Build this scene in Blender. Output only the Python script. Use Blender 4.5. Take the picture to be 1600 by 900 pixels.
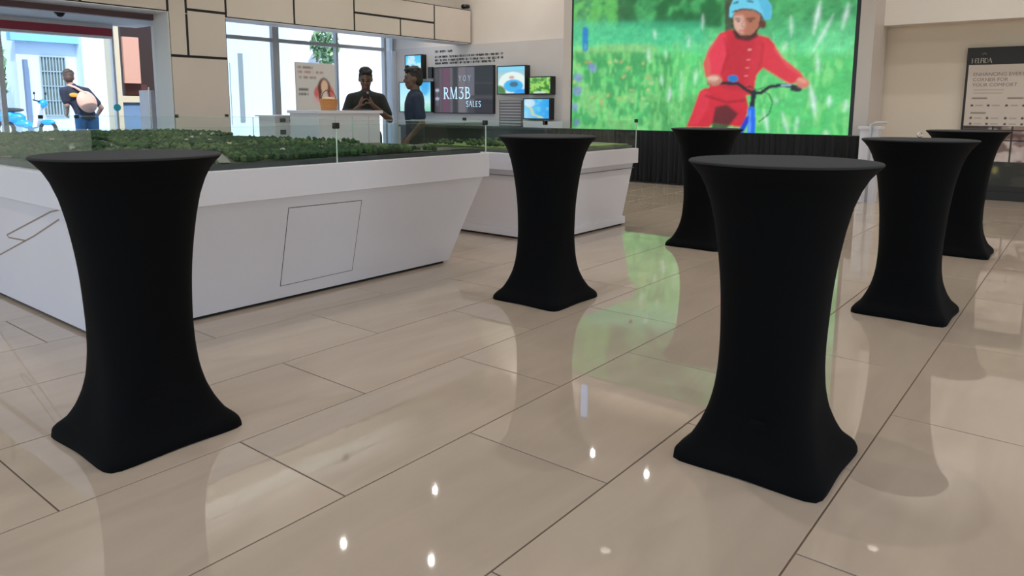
import bpy, bmesh, math, random
import numpy as np
from mathutils import Vector, Matrix, Euler, noise

random.seed(7); np.random.seed(7)
for o in list(bpy.data.objects): bpy.data.objects.remove(o, do_unlink=True)
scn = bpy.context.scene
COL = scn.collection

# ------------------------------------------------------------------ camera
YAW, PITCH, ROLL = math.radians(38.5005), math.radians(8.3094), math.radians(0.2848)
FPX, PPY, CAMH = 1143.53, 335.6, 1.225
def _basis():
    f = Vector((math.cos(YAW)*math.cos(PITCH), math.sin(YAW)*math.cos(PITCH), -math.sin(PITCH)))
    r = Vector((math.sin(YAW), -math.cos(YAW), 0)); u = r.cross(f)
    return r*math.cos(ROLL)+u*math.sin(ROLL), u*math.cos(ROLL)-r*math.sin(ROLL), f
CR, CU, CF = _basis()
cam_d = bpy.data.cameras.new('camera'); cam = bpy.data.objects.new('camera', cam_d); COL.objects.link(cam)
cam.matrix_world = Matrix(((CR.x, CU.x, -CF.x, 0), (CR.y, CU.y, -CF.y, 0), (CR.z, CU.z, -CF.z, CAMH), (0, 0, 0, 1)))
cam_d.sensor_width = 36; cam_d.lens = FPX/1600*36; cam_d.shift_y = (PPY-450)/1600
cam_d.clip_start = 0.05; cam_d.clip_end = 200
scn.camera = cam

# ------------------------------------------------------------------ world, sun, exposure
W = bpy.data.worlds.new('world'); scn.world = W; W.use_nodes = True
nt = W.node_tree; nt.nodes.clear()
sky = nt.nodes.new('ShaderNodeTexSky'); sky.sky_type = 'NISHITA'; sky.sun_disc = False
sky.sun_elevation = math.radians(55); sky.sun_rotation = math.radians(200)
bgn = nt.nodes.new('ShaderNodeBackground'); bgn.inputs['Strength'].default_value = 0.42
wo = nt.nodes.new('ShaderNodeOutputWorld')
nt.links.new(sky.outputs[0], bgn.inputs[0]); nt.links.new(bgn.outputs[0], wo.inputs[0])
sd = bpy.data.lights.new('sun', 'SUN'); sd.energy = 4.6; sd.angle = 0.01; sd.color = (1, .97, .92)
so = bpy.data.objects.new('sun', sd); COL.objects.link(so)
so.rotation_euler = Vector((.26, .60, -.76)).to_track_quat('-Z', 'Y').to_euler()
so.location = (4, 10, 12)
vs = scn.view_settings
vs.view_transform = 'Standard'; vs.look = 'None'; vs.gamma = 1; vs.exposure = 0.0; vs.use_curve_mapping = False
LAMP_W = 82.0

# ------------------------------------------------------------------ pixel helpers (1600x900 frame -> points of the place)
def ray(x, y): return CF + CR*((x-800)/FPX) - CU*((y-PPY)/FPX)
O = Vector((0, 0, CAMH))
def onX(x, y, X): d = ray(x, y); return O + d*(X/d.x)
def onY(x, y, Y): d = ray(x, y); return O + d*(Y/d.y)
def onZ(x, y, z=0): d = ray(x, y); return O + d*((z-CAMH)/d.z)
def proj(p):
    q = Vector(p)-O; z = CF.dot(q)
    return (800+FPX*CR.dot(q)/z, PPY-FPX*CU.dot(q)/z) if z > .05 else None

# ------------------------------------------------------------------ materials
MATS = {}
def mat(name, col, rough=.5, metal=0, spec=.5, var=0, vscale=8, bump=0, bscale=60, emit=None, es=1, sheen=0, coat=0):
    if name in MATS: return MATS[name]
    m = bpy.data.materials.new(name); m.use_nodes = True; n = m.node_tree; b = n.nodes['Principled BSDF']
    b.inputs['Roughness'].default_value = rough; b.inputs['Metallic'].default_value = metal
    b.inputs['Specular IOR Level'].default_value = spec
    c4 = (*col, 1); b.inputs['Base Color'].default_value = c4
    if sheen: b.inputs['Sheen Weight'].default_value = sheen
    if coat: b.inputs['Coat Weight'].default_value = coat
    if var or bump:
        tc = n.nodes.new('ShaderNodeTexCoord')
    if var:
        t = n.nodes.new('ShaderNodeTexNoise'); t.inputs['Scale'].default_value = vscale; t.inputs['Detail'].default_value = 4
        n.links.new(tc.outputs['Object'], t.inputs['Vector'])
        r = n.nodes.new('ShaderNodeValToRGB')
        r.color_ramp.elements[0].position = .3; r.color_ramp.elements[1].position = .7
        r.color_ramp.elements[0].color = (*[max(0, c*(1-var)) for c in col], 1)
        r.color_ramp.elements[1].color = (*[min(1, c*(1+var)) for c in col], 1)
        n.links.new(t.outputs[0], r.inputs[0]); n.links.new(r.outputs[0], b.inputs['Base Color'])
    if bump:
        t2 = n.nodes.new('ShaderNodeTexNoise'); t2.inputs['Scale'].default_value = bscale
        n.links.new(tc.outputs['Object'], t2.inputs['Vector'])
        bp = n.nodes.new('ShaderNodeBump'); bp.inputs['Strength'].default_value = bump; bp.inputs['Distance'].default_value = .01
        n.links.new(t2.outputs[0], bp.inputs['Height']); n.links.new(bp.outputs[0], b.inputs['Normal'])
    if emit:
        b.inputs['Emission Color'].default_value = (*emit, 1); b.inputs['Emission Strength'].default_value = es
    MATS[name] = m; return m
def glass_mat(name, tint, ior=1.45):
    if name in MATS: return MATS[name]
    m = bpy.data.materials.new(name); m.use_nodes = True; n = m.node_tree; n.nodes.clear()
    tr = n.nodes.new('ShaderNodeBsdfTransparent'); tr.inputs[0].default_value = (*tint, 1)
    gl = n.nodes.new('ShaderNodeBsdfGlossy'); gl.inputs['Roughness'].default_value = .02; gl.inputs[0].default_value = (.9, 1, .95, 1)
    fr = n.nodes.new('ShaderNodeFresnel')
    ge = n.nodes.new('ShaderNodeNewGeometry'); mr = n.nodes.new('ShaderNodeMapRange')      # same reflectance on both faces of the thin pane
    mr.inputs['To Min'].default_value = ior; mr.inputs['To Max'].default_value = 1/ior
    n.links.new(ge.outputs['Backfacing'], mr.inputs[0]); n.links.new(mr.outputs[0], fr.inputs[0])
    mx = n.nodes.new('ShaderNodeMixShader'); o = n.nodes.new('ShaderNodeOutputMaterial')
    n.links.new(fr.outputs[0], mx.inputs[0]); n.links.new(tr.outputs[0], mx.inputs[1]); n.links.new(gl.outputs[0], mx.inputs[2])
    n.links.new(mx.outputs[0], o.inputs[0]); MATS[name] = m; return m
def screen_mat(name, es):          # a lit screen: its picture is the mesh's colour attribute
    if name in MATS: return MATS[name]
    m = bpy.data.materials.new(name); m.use_nodes = True; n = m.node_tree; b = n.nodes['Principled BSDF']
    a = n.nodes.new('ShaderNodeVertexColor'); a.layer_name = 'picture'
    b.inputs['Base Color'].default_value = (.01, .01, .01, 1); b.inputs['Roughness'].default_value = .25
    n.links.new(a.outputs[0], b.inputs['Emission Color']); b.inputs['Emission Strength'].default_value = es
    MATS[name] = m; return m
def print_mat(name, rough=.5):     # flat print
    if name in MATS: return MATS[name]
    m = bpy.data.materials.new(name); m.use_nodes = True; n = m.node_tree; b = n.nodes['Principled BSDF']
    a = n.nodes.new('ShaderNodeVertexColor'); a.layer_name = 'picture'
    n.links.new(a.outputs[0], b.inputs['Base Color']); b.inputs['Roughness'].default_value = rough
    MATS[name] = m; return m
def S(r, g, b):                    # sRGB 0-255 -> linear
    f = lambda c: (c/12.92 if c <= .04045 else ((c+.055)/1.055)**2.4)
    return (f(r/255), f(g/255), f(b/255))

# ------------------------------------------------------------------ mesh helpers
def link(name, me, m, parent=None, smooth=False):
    if smooth:
        for p in me.polygons: p.use_smooth = True
    if m is not None and not me.materials:
        for q in (m if isinstance(m, (list, tuple)) else [m]): me.materials.append(q)
    o = bpy.data.objects.new(name, me); COL.objects.link(o)
    if parent: o.parent = parent
    return o
def obj(name, bm, m, parent=None, smooth=False, recalc=False):
    if recalc: bmesh.ops.recalc_face_normals(bm, faces=bm.faces)
    me = bpy.data.meshes.new(name); bm.normal_update(); bm.to_mesh(me); bm.free()
    return link(name, me, m, parent, smooth)
def tag(o, label=None, cat=None, group=None, kind=None):
    if label: o['label'] = label
    if cat: o['category'] = cat
    if group: o['group'] = group
    if kind: o['kind'] = kind
    return o
def empty(name, loc=(0, 0, 0), rz=0):
    o = bpy.data.objects.new(name, None); COL.objects.link(o); o.location = loc; o.rotation_euler = (0, 0, rz)
    o.empty_display_size = .1; return o
def thing(name, label, cat, loc=(0, 0, 0), rz=0, group=None):
    return tag(empty(name, loc, rz), label, cat, group)
def copy_tree(o, parent=None):
    c = o.copy(); COL.objects.link(c); c.parent = parent
    for ch in list(o.children): copy_tree(ch, c)
    return c
def bx(bm, x0, x1, y0, y1, z0, z1, bev=0, mi=0):
    M = Matrix.Translation(((x0+x1)/2, (y0+y1)/2, (z0+z1)/2)) @ Matrix.Diagonal((abs(x1-x0), abs(y1-y0), abs(z1-z0), 1))
    r = bmesh.ops.create_cube(bm, size=1, matrix=M)
    for v in r['verts']:
        for f in v.link_faces: f.material_index = mi
    if bev:
        es = list({e for v in r['verts'] for e in v.link_edges})
        bmesh.ops.bevel(bm, geom=es, offset=bev, segments=2, profile=.5, affect='EDGES')
def box(name, x0, x1, y0, y1, z0, z1, m, parent=None, bev=0):
    bm = bmesh.new(); bx(bm, x0, x1, y0, y1, z0, z1, bev); return obj(name, bm, m, parent)
def tube(bm, pts, rad, seg=10, caps=True, mi=0, sx=1, sy=1):
    pts = [Vector(p) for p in pts]; n = len(pts)
    rad = rad if isinstance(rad, (list, tuple)) else [rad]*n
    rings = []; ref = None
    for i, p in enumerate(pts):
        d = (pts[min(i+1, n-1)]-pts[max(i-1, 0)]).normalized()
        if ref is None: ref = Vector((1, 0, 0)) if abs(d.x) < .9 else Vector((0, 1, 0))
        a = (ref - d*ref.dot(d)).normalized(); b = d.cross(a); ref = a
        rings.append([bm.verts.new(p + (a*math.cos(t)*sx + b*math.sin(t)*sy)*rad[i]) for t in [2*math.pi*k/seg for k in range(seg)]])
    for i in range(n-1):
        for k in range(seg):
            f = bm.faces.new((rings[i][k], rings[i][(k+1) % seg], rings[i+1][(k+1) % seg], rings[i+1][k])); f.material_index = mi
    if caps:
        bm.faces.new(rings[0][::-1]).material_index = mi; bm.faces.new(rings[-1]).material_index = mi
_SPH = {}
def _sphere(seg, rings):
    if (seg, rings) not in _SPH:
        V = [(0, 0, -1)]+[(math.sin(math.pi*j/rings)*math.cos(2*math.pi*i/seg), math.sin(math.pi*j/rings)*math.sin(2*math.pi*i/seg), -math.cos(math.pi*j/rings)) for j in range(1, rings) for i in range(seg)]+[(0, 0, 1)]
        F = [(0, 1+(i+1) % seg, 1+i) for i in range(seg)]; T_ = len(V)-1
        for j in range(rings-2):
            for i in range(seg): p = 1+j*seg; F.append((p+i, p+(i+1) % seg, p+seg+(i+1) % seg, p+seg+i))
        p = 1+(rings-2)*seg; F += [(p+i, p+(i+1) % seg, T_) for i in range(seg)]
        _SPH[(seg, rings)] = ([Vector(v) for v in V], F)
    return _SPH[(seg, rings)]
def ell(bm, c, r, seg=16, rings=10, rot=None, mi=0):
    M = Matrix.Translation(c) @ (rot.to_matrix().to_4x4() if rot else Matrix.Identity(4)) @ Matrix.Diagonal((*r, 1))
    V, F = _sphere(seg, rings); vs_ = [bm.verts.new(M @ v) for v in V]
    for f in F: bm.faces.new([vs_[i] for i in f]).material_index = mi
def prism(bm, poly, axis, lo, hi):            # extrude a 2D outline; axis 'x': (y,z), 'y': (x,z), 'z': (x,y)
    def P(a, b, c): return {'x': (c, a, b), 'y': (a, c, b), 'z': (a, b, c)}[axis]
    A = [bm.verts.new(P(a, b, lo)) for a, b in poly]; B = [bm.verts.new(P(a, b, hi)) for a, b in poly]; n = len(poly)
    bm.faces.new(A); bm.faces.new(B[::-1])
    for i in range(n): bm.faces.new((A[i], B[i], B[(i+1) % n], A[(i+1) % n]))
    bmesh.ops.recalc_face_normals(bm, faces=bm.faces)
def frustum(bm, lo, hi):                       # lo/hi: (x0,x1,y0,y1,z)
    a = [bm.verts.new((x, y, lo[4])) for x, y in ((lo[0], lo[2]), (lo[1], lo[2]), (lo[1], lo[3]), (lo[0], lo[3]))]
    b = [bm.verts.new((x, y, hi[4])) for x, y in ((hi[0], hi[2]), (hi[1], hi[2]), (hi[1], hi[3]), (hi[0], hi[3]))]
    bm.faces.new(a[::-1]); bm.faces.new(b)
    for i in range(4): bm.faces.new((a[i], a[(i+1) % 4], b[(i+1) % 4], b[i]))
def bar(bm, p, q, w, t, nrm):                  # thin flat bar from p to q lying on a face with normal nrm
    p, q, nrm = Vector(p), Vector(q), Vector(nrm).normalized(); d = (q-p).normalized(); s = d.cross(nrm)*w/2
    p -= d*w*.3; q += d*w*.3
    lo = [p-s, q-s, q+s, p+s]; vs_ = [bm.verts.new(v - nrm*.001) for v in lo] + [bm.verts.new(v+nrm*t) for v in lo]
    for f in ((0, 1, 2, 3), (7, 6, 5, 4), (0, 4, 5, 1), (1, 5, 6, 2), (2, 6, 7, 3), (3, 7, 4, 0)): bm.faces.new([vs_[i] for i in f])
def voxel(bm, name, size, m, parent=None, smooth_it=4):
    me = bpy.data.meshes.new(name); bm.to_mesh(me); bm.free()
    t = bpy.data.objects.new('tmp', me); COL.objects.link(t)
    r = t.modifiers.new('r', 'REMESH'); r.mode = 'VOXEL'; r.voxel_size = size
    s = t.modifiers.new('s', 'SMOOTH'); s.iterations = smooth_it; s.factor = .5
    dg = bpy.context.evaluated_depsgraph_get(); out = bpy.data.meshes.new_from_object(t.evaluated_get(dg))
    bpy.data.objects.remove(t); out.name = name; out.materials.clear()
    return link(name, out, m, parent, True)

# ------------------------------------------------------------------ shared materials
M_white = mat('white_laminate', S(224, 219, 223), .35, var=.02, vscale=2)
M_black_cloth = mat('black_stretch_fabric', (.0018, .0019, .0023), .85, spec=.1, sheen=.01, bump=.15, bscale=900)
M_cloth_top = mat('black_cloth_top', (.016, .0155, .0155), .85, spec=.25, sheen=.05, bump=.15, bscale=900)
M_panel = mat('beige_wall_panel', S(208, 196, 186), .55, var=.03, vscale=1.2)
M_wall = mat('warm_plaster', S(232, 223, 215), .8, var=.02, vscale=1.5, bump=.05, bscale=150)
M_grey = mat('grey_wall_panel', S(212, 207, 205), .65, var=.02, vscale=2)
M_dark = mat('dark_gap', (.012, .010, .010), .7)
M_blackplastic = mat('black_plastic', (.012, .012, .013), .35)
M_alu = mat('grey_aluminium', (.50, .51, .54), .45, metal=.15)
M_chrome = mat('chrome', (.75, .75, .77), .2, metal=1)
M_glass = glass_mat('case_glass', (.955, .985, .972), 1.24)
M_winglass = glass_mat('window_glass', (.93, .96, .97), 1.35)
M_grout = mat('grout', S(98, 80, 66), .9)

# ------------------------------------------------------------------ floor: slab with tiles as parts
def tile_mat():
    m = bpy.data.materials.new('polished_beige_tile'); m.use_nodes = True; n = m.node_tree; b = n.nodes['Principled BSDF']
    b.inputs['Roughness'].default_value = .022; b.inputs['Specular IOR Level'].default_value = .8
    tc = n.nodes.new('ShaderNodeTexCoord'); mp = n.nodes.new('ShaderNodeMapping'); mp.inputs['Scale'].default_value = (.7, 3.2, 1)
    mp.inputs['Rotation'].default_value = (0, 0, .12)
    oi = n.nodes.new('ShaderNodeObjectInfo')
    ad = n.nodes.new('ShaderNodeVectorMath'); ad.operation = 'ADD'
    geo = n.nodes.new('ShaderNodeNewGeometry')
    sc = n.nodes.new('ShaderNodeVectorMath'); sc.operation = 'SCALE'; sc.inputs['Scale'].default_value = 9
    cx = n.nodes.new('ShaderNodeCombineXYZ')
    n.links.new(oi.outputs['Random'], cx.inputs[0]); n.links.new(oi.outputs['Random'], cx.inputs[1]); n.links.new(cx.outputs[0], sc.inputs[0])
    n.links.new(geo.outputs['Position'], ad.inputs[0]); n.links.new(sc.outputs[0], ad.inputs[1]); n.links.new(ad.outputs[0], mp.inputs['Vector'])
    t = n.nodes.new('ShaderNodeTexNoise'); t.inputs['Scale'].default_value = 1.6; t.inputs['Detail'].default_value = 6; t.inputs['Distortion'].default_value = 1.2
    n.links.new(mp.outputs[0], t.inputs['Vector'])
    r = n.nodes.new('ShaderNodeValToRGB'); r.color_ramp.elements[0].position = .32; r.color_ramp.elements[1].position = .7
    r.color_ramp.elements[0].color = (*S(174, 158, 141), 1); r.color_ramp.elements[1].color = (*S(182, 166, 148), 1)
    n.links.new(t.outputs[0], r.inputs[0])
    hs = n.nodes.new('ShaderNodeHueSaturation'); mr = n.nodes.new('ShaderNodeMapRange')
    mr.inputs['To Min'].default_value = .94; mr.inputs['To Max'].default_value = 1.05
    n.links.new(oi.outputs['Random'], mr.inputs[0]); n.links.new(mr.outputs[0], hs.inputs['Value'])
    n.links.new(r.outputs[0], hs.inputs['Color']); n.links.new(hs.outputs[0], b.inputs['Base Color'])
    return m
M_tile = tile_mat()
floor = box('floor', -6, 12.3, -6, 13.4, -.12, -.0025, M_grout); tag(floor, kind='structure')
TX, TY, Y0 = 1.2, .607, .552
J = .0028
tile_bm = bmesh.new(); bx(tile_bm, -TX/2+J, TX/2-J, -TY/2+J, TY/2-J, -.01, 0, 0)
top_e = [e for e in tile_bm.edges if all(abs(v.co.z) < 1e-6 for v in e.verts)]
bmesh.ops.bevel(tile_bm, geom=top_e, offset=.0012, segments=1, affect='EDGES')
tile_me = bpy.data.meshes.new('tile'); tile_bm.to_mesh(tile_me); tile_bm.free(); tile_me.materials.append(M_tile)
rest = bmesh.new(); tiles = []
for k in range(-11, 22):
    cy = Y0+TY*(k+.5); off = 1.375 if k % 2 == 0 else 1.97
    for i in range(-8, 12):
        cx = off+TX*(i+.5)
        if cx < -6 or cx > 12.2 or cy > 13.3 or cy < -6: continue
        vis = False
        for a in (-.5, -.25, 0, .25, .5):
            for b2 in (-.5, 0, .5):
                q = proj((cx+a*TX, cy+b2*TY, 0))
                if q and -5 < q[0] < 1605 and 150 < q[1] < 905: vis = True
        hid = (1.75 < cx-TX/2 and cx+TX/2 < 6 and cy-TY/2 > 4.2) or (cy > 5.2) or (cx < 2 and cy > 6)
        if vis and not hid: tiles.append((q and q[1] or 0, cx, cy))
        else: bx(rest, cx-TX/2+J, cx+TX/2-J, cy-TY/2+J, cy+TY/2-J, -.01, 0)
for i, (_, cx, cy) in enumerate(tiles):
    t = bpy.data.objects.new('tile', tile_me); COL.objects.link(t); t.location = (cx, cy, 0); t.parent = floor
tag(obj('outlying_tiles', rest, M_tile, floor), kind='stuff')
print('TILES', len(tiles))

# ------------------------------------------------------------------ room shell
YF, YFB, ZF0, ZF1 = 10.3, 10.75, 2.53, 3.205      # bulkhead front / back, underside / top
XW, XR, ZC = 11.6, 12.05, 5.2                     # screen wall, right end wall, ceiling height
tag(box('ceiling', -6, 12.4, -6, 10.9, ZC, ZC+.15, mat('ceiling_paint', S(205, 196, 186), .85)), kind='structure')
wr = tag(empty('wall_right'), kind='structure')
fill_wins = [(-5.2, -2.4), (-1.8, 1.0), (1.6, 4.4), (5.0, 7.8)]  # unseen windows added to brighten the plinth fronts with skylight
edges = [-6]+[e for w_ in fill_wins for e in w_]+[12.4]
for a, b in zip(edges[0::2], edges[1::2]): box('wall_pier', a, b, -6.2, -6, 0, ZC, M_wall, wr)
for i, (a, b) in enumerate(fill_wins):
    box('wall_sill', a, b, -6.2, -6, 0, .3, M_wall, wr); box('wall_head', a, b, -6.2, -6, 3.4, ZC, M_wall, wr)
    w_ = tag(empty('window_%d' % (4+i)), kind='structure')
    box('frame', a, b, -6.12, -6.06, .3, .36, M_alu, w_); box('frame', a, b, -6.12, -6.06, 3.34, 3.4, M_alu, w_); box('frame', (a+b)/2-.03, (a+b)/2+.03, -6.12, -6.06, .36, 3.34, M_alu, w_)
    box('pane', a, b, -6.095, -6.085, .36, 3.34, M_winglass, w_)
bw = box('wall_back', XW, XW+.2, 7.6, 13.0, 0, ZC, M_wall); tag(bw, kind='structure')
box('feature_panel', XW-.03, XW, 7.95, 12.95, 0, 2.52, M_grey, bw)
tag(box('wall_end', XR, XR+.2, -6, 7.6, 0, ZC, mat('taupe_wall', S(222, 206, 188), .8, var=.02, vscale=1.5)), kind='structure')
tag(box('trim_1', XR-.28, XR, -6, 2.72, 2.42, ZC, M_wall), kind='structure')
# upper side wall above the bulkhead and the bulkhead with its pier
tag(box('wall_left_upper', -6, 11.6, YFB, YFB+.15, ZF1-.1, ZC, M_wall), kind='structure')
wl = tag(empty('wall_left'), kind='structure')
XP0, XP1 = 5.22, 6.1
box('bulkhead_core', -3.0, XW-.03, YF+.012, YFB, ZF0+.004, ZF1-.004, M_dark, wl)
box('pier_core', XP0+.01, XP1-.004, YF+.012, YFB, 0, ZF0+.01, M_dark, wl)
box('pier_reveal', XP0-.001, XP0+.012, YF+.01, YFB, 0, ZF0, mat('pale_reveal', S(214, 214, 212), .6), wl)
box('bulkhead_soffit', -3.0, XW-.03, YF+.01, YFB, ZF0-.004, ZF0+.004, mat('white_soffit', S(225, 225, 228), .5), wl)
fx = lambda px, py: onY(px, py, YF).x
fz = lambda px, py: onY(px, py, YF).z
g = .019
XA = [-3.0, 1.4, 2.9, fx(125, 0), XP0, fx(291, 20), XP1, fx(460, 30), fx(554, 40), fx(626, 45), fx(679, 50), XW-.03]
ZM = fz(620, 28)                                   # mid joint of the split panels
Z2 = fz(310, 89)                                   # pier joint
panels = [(XA[0], XA[1], ZF0, ZF1), (XA[1], XA[2], ZF0, ZF1), (XA[2], XA[3], ZF0, ZF1), (XA[3], XA[4], ZF0, ZF1),
          (XA[4], XA[5], Z2, ZF1), (XA[5], XA[6], ZF0+.06, ZF1), (XA[5], XA[6], Z2, ZF0+.06), (XA[4], XA[6], 0, Z2),
          (XA[6], XA[7], ZF0, ZF1), (XA[7], XA[8], ZF0, ZF1), (XA[8], XA[10], ZM, ZF1), (XA[8], XA[9], ZF0, ZM), (XA[9], XA[10], ZF0, ZM), (XA[10], XA[11], ZF0, ZF1)]
for x0, x1, z0, z1 in panels:
    box('wall_panel', x0+g, x1-g, YF, YF+.012, z0+g, z1-g, M_panel, wl)
# left wall towards the camera side, out of view
tag(box('wall_left_near', -6, 2.6, YF+.05, YFB, 0, ZF0, M_wall), kind='structure')  # extended unseen to dim the entrance's reflection in the case glass
tag(box('wall_entrance_added', 2.4, 2.6, YFB, 13.15, 0, 2.5, M_wall), kind='structure')  # unseen wall added to keep bright outdoors out of that reflection
tag(box('wall_left_corner', -6, -3.0, YF, YFB, ZF0, ZC, M_wall), kind='structure')
# unseen glazed front behind the camera, added for fill skylight
fw = tag(empty('window_1'), kind='structure')
for i in range(8):
    y = -6+i*2.32
    box('mullion', -6.1, -6.0, y-.04, y+.04, 0, ZC, M_alu, fw)
box('transom', -6.1, -6.0, -6, 10.9, 2.9, 3.0, M_alu, fw)
box('pane', -6.06, -6.05, -6, 10.9, 0, ZC, M_winglass, fw)

# alcove behind the bulkhead with its glazing (right), and the entrance recess (left)
tag(box('wall_alcove', XP1+.05, XP1+.15, YFB, 12.75, 0, 3.35, M_wall), kind='structure')
tag(box('ceiling_alcove', XP1+.05, XW, YFB+.16, 12.9, 3.3, 3.45, mat('alcove_ceiling', S(225, 225, 228), .6)), kind='structure')
YG = 12.7
w2 = tag(empty('window_2'), kind='structure')
gx = lambda px, py=100: onY(px, py, YG).x
zt = onY(450, 65, YG).z
mu = [(gx(360)-.4, .06), (gx(430), .14), (gx(525), .05), (gx(600), .06), (gx(612), .03)]
for x, w in mu: box('mullion', x-w/2, x+w/2, YG-.05, YG+.05, 0, 3.3, M_alu, w2)
box('transom', XP1+.15, gx(600), YG-.04, YG+.04, zt-.035, zt+.035, M_alu, w2)
box('sill_rail', XP1+.15, XW, YG-.05, YG+.05, 0, .08, M_alu, w2)
for a, b in zip(mu[:-1], mu[1:]):
    for z0, z1 in ((.08, zt-.035), (zt+.035, 3.3)):
        box('pane', a[0]+a[1]/2, b[0]-b[1]/2, YG-.004, YG+.004, z0, z1, M_winglass, w2)
# folded white blind beside the glazing
bm = bmesh.new()
for i in range(7): bx(bm, gx(606)+.01+i*.042, gx(606)+.04+i*.042, YG-.14+(.02 if i % 2 else 0), YG-.1+(.02 if i % 2 else 0), .05, onY(610, 80, YG).z, .006)
mb = mat('blind_white', S(240, 240, 240), .6); nb = mb.node_tree
tl = nb.nodes.new('ShaderNodeBsdfTranslucent'); tl.inputs[0].default_value = (.9, .9, .9, 1); mxb = nb.nodes.new('ShaderNodeMixShader'); mxb.inputs[0].default_value = .65
nb.links.new(nb.nodes['Principled BSDF'].outputs[0], mxb.inputs[1]); nb.links.new(tl.outputs[0], mxb.inputs[2]); nb.links.new(mxb.outputs[0], nb.nodes['Material Output'].inputs[0])
tag(obj('window_blind', bm, mb), 'white vertical blind gathered at the right end of the glazing', 'blind')

YD = 13.2
ZSF = onY(60, 30, YD).z
tag(box('ceiling_entrance', -3.0, XP1+.05, YFB+.08, YD+.08, ZSF, ZSF+.12, mat('grey_soffit', S(196, 204, 206), .7)), kind='structure')
tag(box('trim_2', -3.0, XP0, YFB-.03, YFB+.08, onY(60, 15, YFB).z, onY(60, 5, YFB).z, mat('brown_beam', S(92, 68, 76), .5)), kind='structure')
w3 = tag(empty('window_3'), kind='structure')
dx = lambda px, py=120: onY(px, py, YD).x
dz = lambda px, py: onY(px, py, YD).z
M_red = mat('dark_red_band', S(178, 66, 84), .5); M_frame_w = mat('white_frame', S(235, 235, 238), .45)
XD = dx(178)
box('red_header', 2.6, XD, YD-.06, YD+.06, dz(60, 49), dz(60, 36), M_red, w3)
box('white_rail', 2.6, XD, YD-.07, YD+.05, dz(60, 53), dz(60, 49), M_frame_w, w3)
box('white_rail', 2.6, XD, YD-.07, YD+.05, dz(60, 36), ZSF, M_frame_w, w3)
box('post', XD-.016, XD+.016, YD-.05, YD+.05, 0, ZSF, M_frame_w, w3)
box('post', dx(2)-.04, dx(2)+.03, YD-.05, YD+.05, 0, dz(60, 53), M_frame_w, w3)
box('pane', dx(2)+.03, XD-.03, YD-.004, YD+.004, .03, dz(60, 53), M_winglass, w3)
box('pane', 2.6, dx(2)-.04, YD-.004, YD+.004, .03, dz(60, 53), M_winglass, w3)
bm = bmesh.new(); p = onY(181, 168, YD)
tube(bm, [(p.x, YD-.062, p.z), (p.x, YD-.05, p.z)], .06, 16)
tag(obj('round_sticker', bm, mat('cyan_sticker', S(80, 215, 240), .4)), 'small round cyan sticker on the white entrance post', 'sticker')

# ------------------------------------------------------------------ downlights
zl = ZC
spots = []
for px, py in ((680, 770), (537, 854), (674, 881), (926, 712), (1010, 745)):
    q = O + ray(px, py)*((-zl-CAMH)/ray(px, py).z); spots.append((q.x, q.y))
for gx_ in (-3.5, -.5, 2.5, 5.5, 8.5, 11.0):  # unseen grid of extra lamps, added to light the room
    for gy_ in (-4, -1, 2, 5, 8.6):
        if min(math.hypot(gx_-a, gy_-b) for a, b in spots) > 1.2: spots.append((gx_, gy_))
NDOT = 5
M_lens = mat('lamp_lens', (1, 1, 1), .4, emit=(1, .93, .82), es=90)
M_ring = mat('lamp_ring', (.85, .85, .85), .4)
def _mesh(name, bm, m):
    me = bpy.data.meshes.new(name); bm.normal_update(); bm.to_mesh(me); bm.free(); me.materials.append(m); return me
bm = bmesh.new(); tube(bm, [(0, 0, 0), (0, 0, -.012)], [.075, .07], 20); rme = _mesh('trim_ring', bm, M_ring)
bm = bmesh.new(); tube(bm, [(0, 0, -.011), (0, 0, -.016)], .034, 18); lme = _mesh('lens', bm, M_lens)
bm = bmesh.new(); tube(bm, [(0, 0, 0), (0, 0, -.10)], .08, 20, False); tube(bm, [(0, 0, -.10), (0, 0, 0)], .074, 20, False); bme = _mesh('baffle', bm, M_ring)
bm = bmesh.new(); tube(bm, [(0, 0, -.008), (0, 0, -.014)], .05, 18); lme2 = _mesh('lens', bm, mat('baffled_lens', (1, 1, 1), .4, emit=(1, .93, .82), es=9))
def lamp_data(angle, watt, blend):
    ld = bpy.data.lights.new('downlight_beam', 'SPOT'); ld.energy = watt; ld.color = (1, .965, .93); ld.spot_size = math.radians(angle); ld.spot_blend = blend; ld.shadow_soft_size = .03; return ld
L_open, L_deep, L_wash = lamp_data(150, LAMP_W, .8), lamp_data(114, LAMP_W*1.15, .5), lamp_data(95, LAMP_W*.28, .8)
for i, (x, y) in enumerate(spots):
    flush = i < NDOT
    t = thing('ceiling_downlight', 'round flush ceiling downlight showing as a bright dot in the polished tiles' if flush else 'added unseen ceiling downlight with a deep white baffle', 'downlight', (x, y, zl), group='flush ceiling downlights' if flush else 'added baffled downlights')
    if flush: link('trim_ring', rme, None, t); link('lens', lme, None, t)
    else: link('baffle', bme, None, t); link('lens', lme2, None, t)
    l = bpy.data.objects.new('downlight_beam', L_open if flush else L_deep); COL.objects.link(l); l.parent = t; l.location = (0, 0, -.06)
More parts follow.
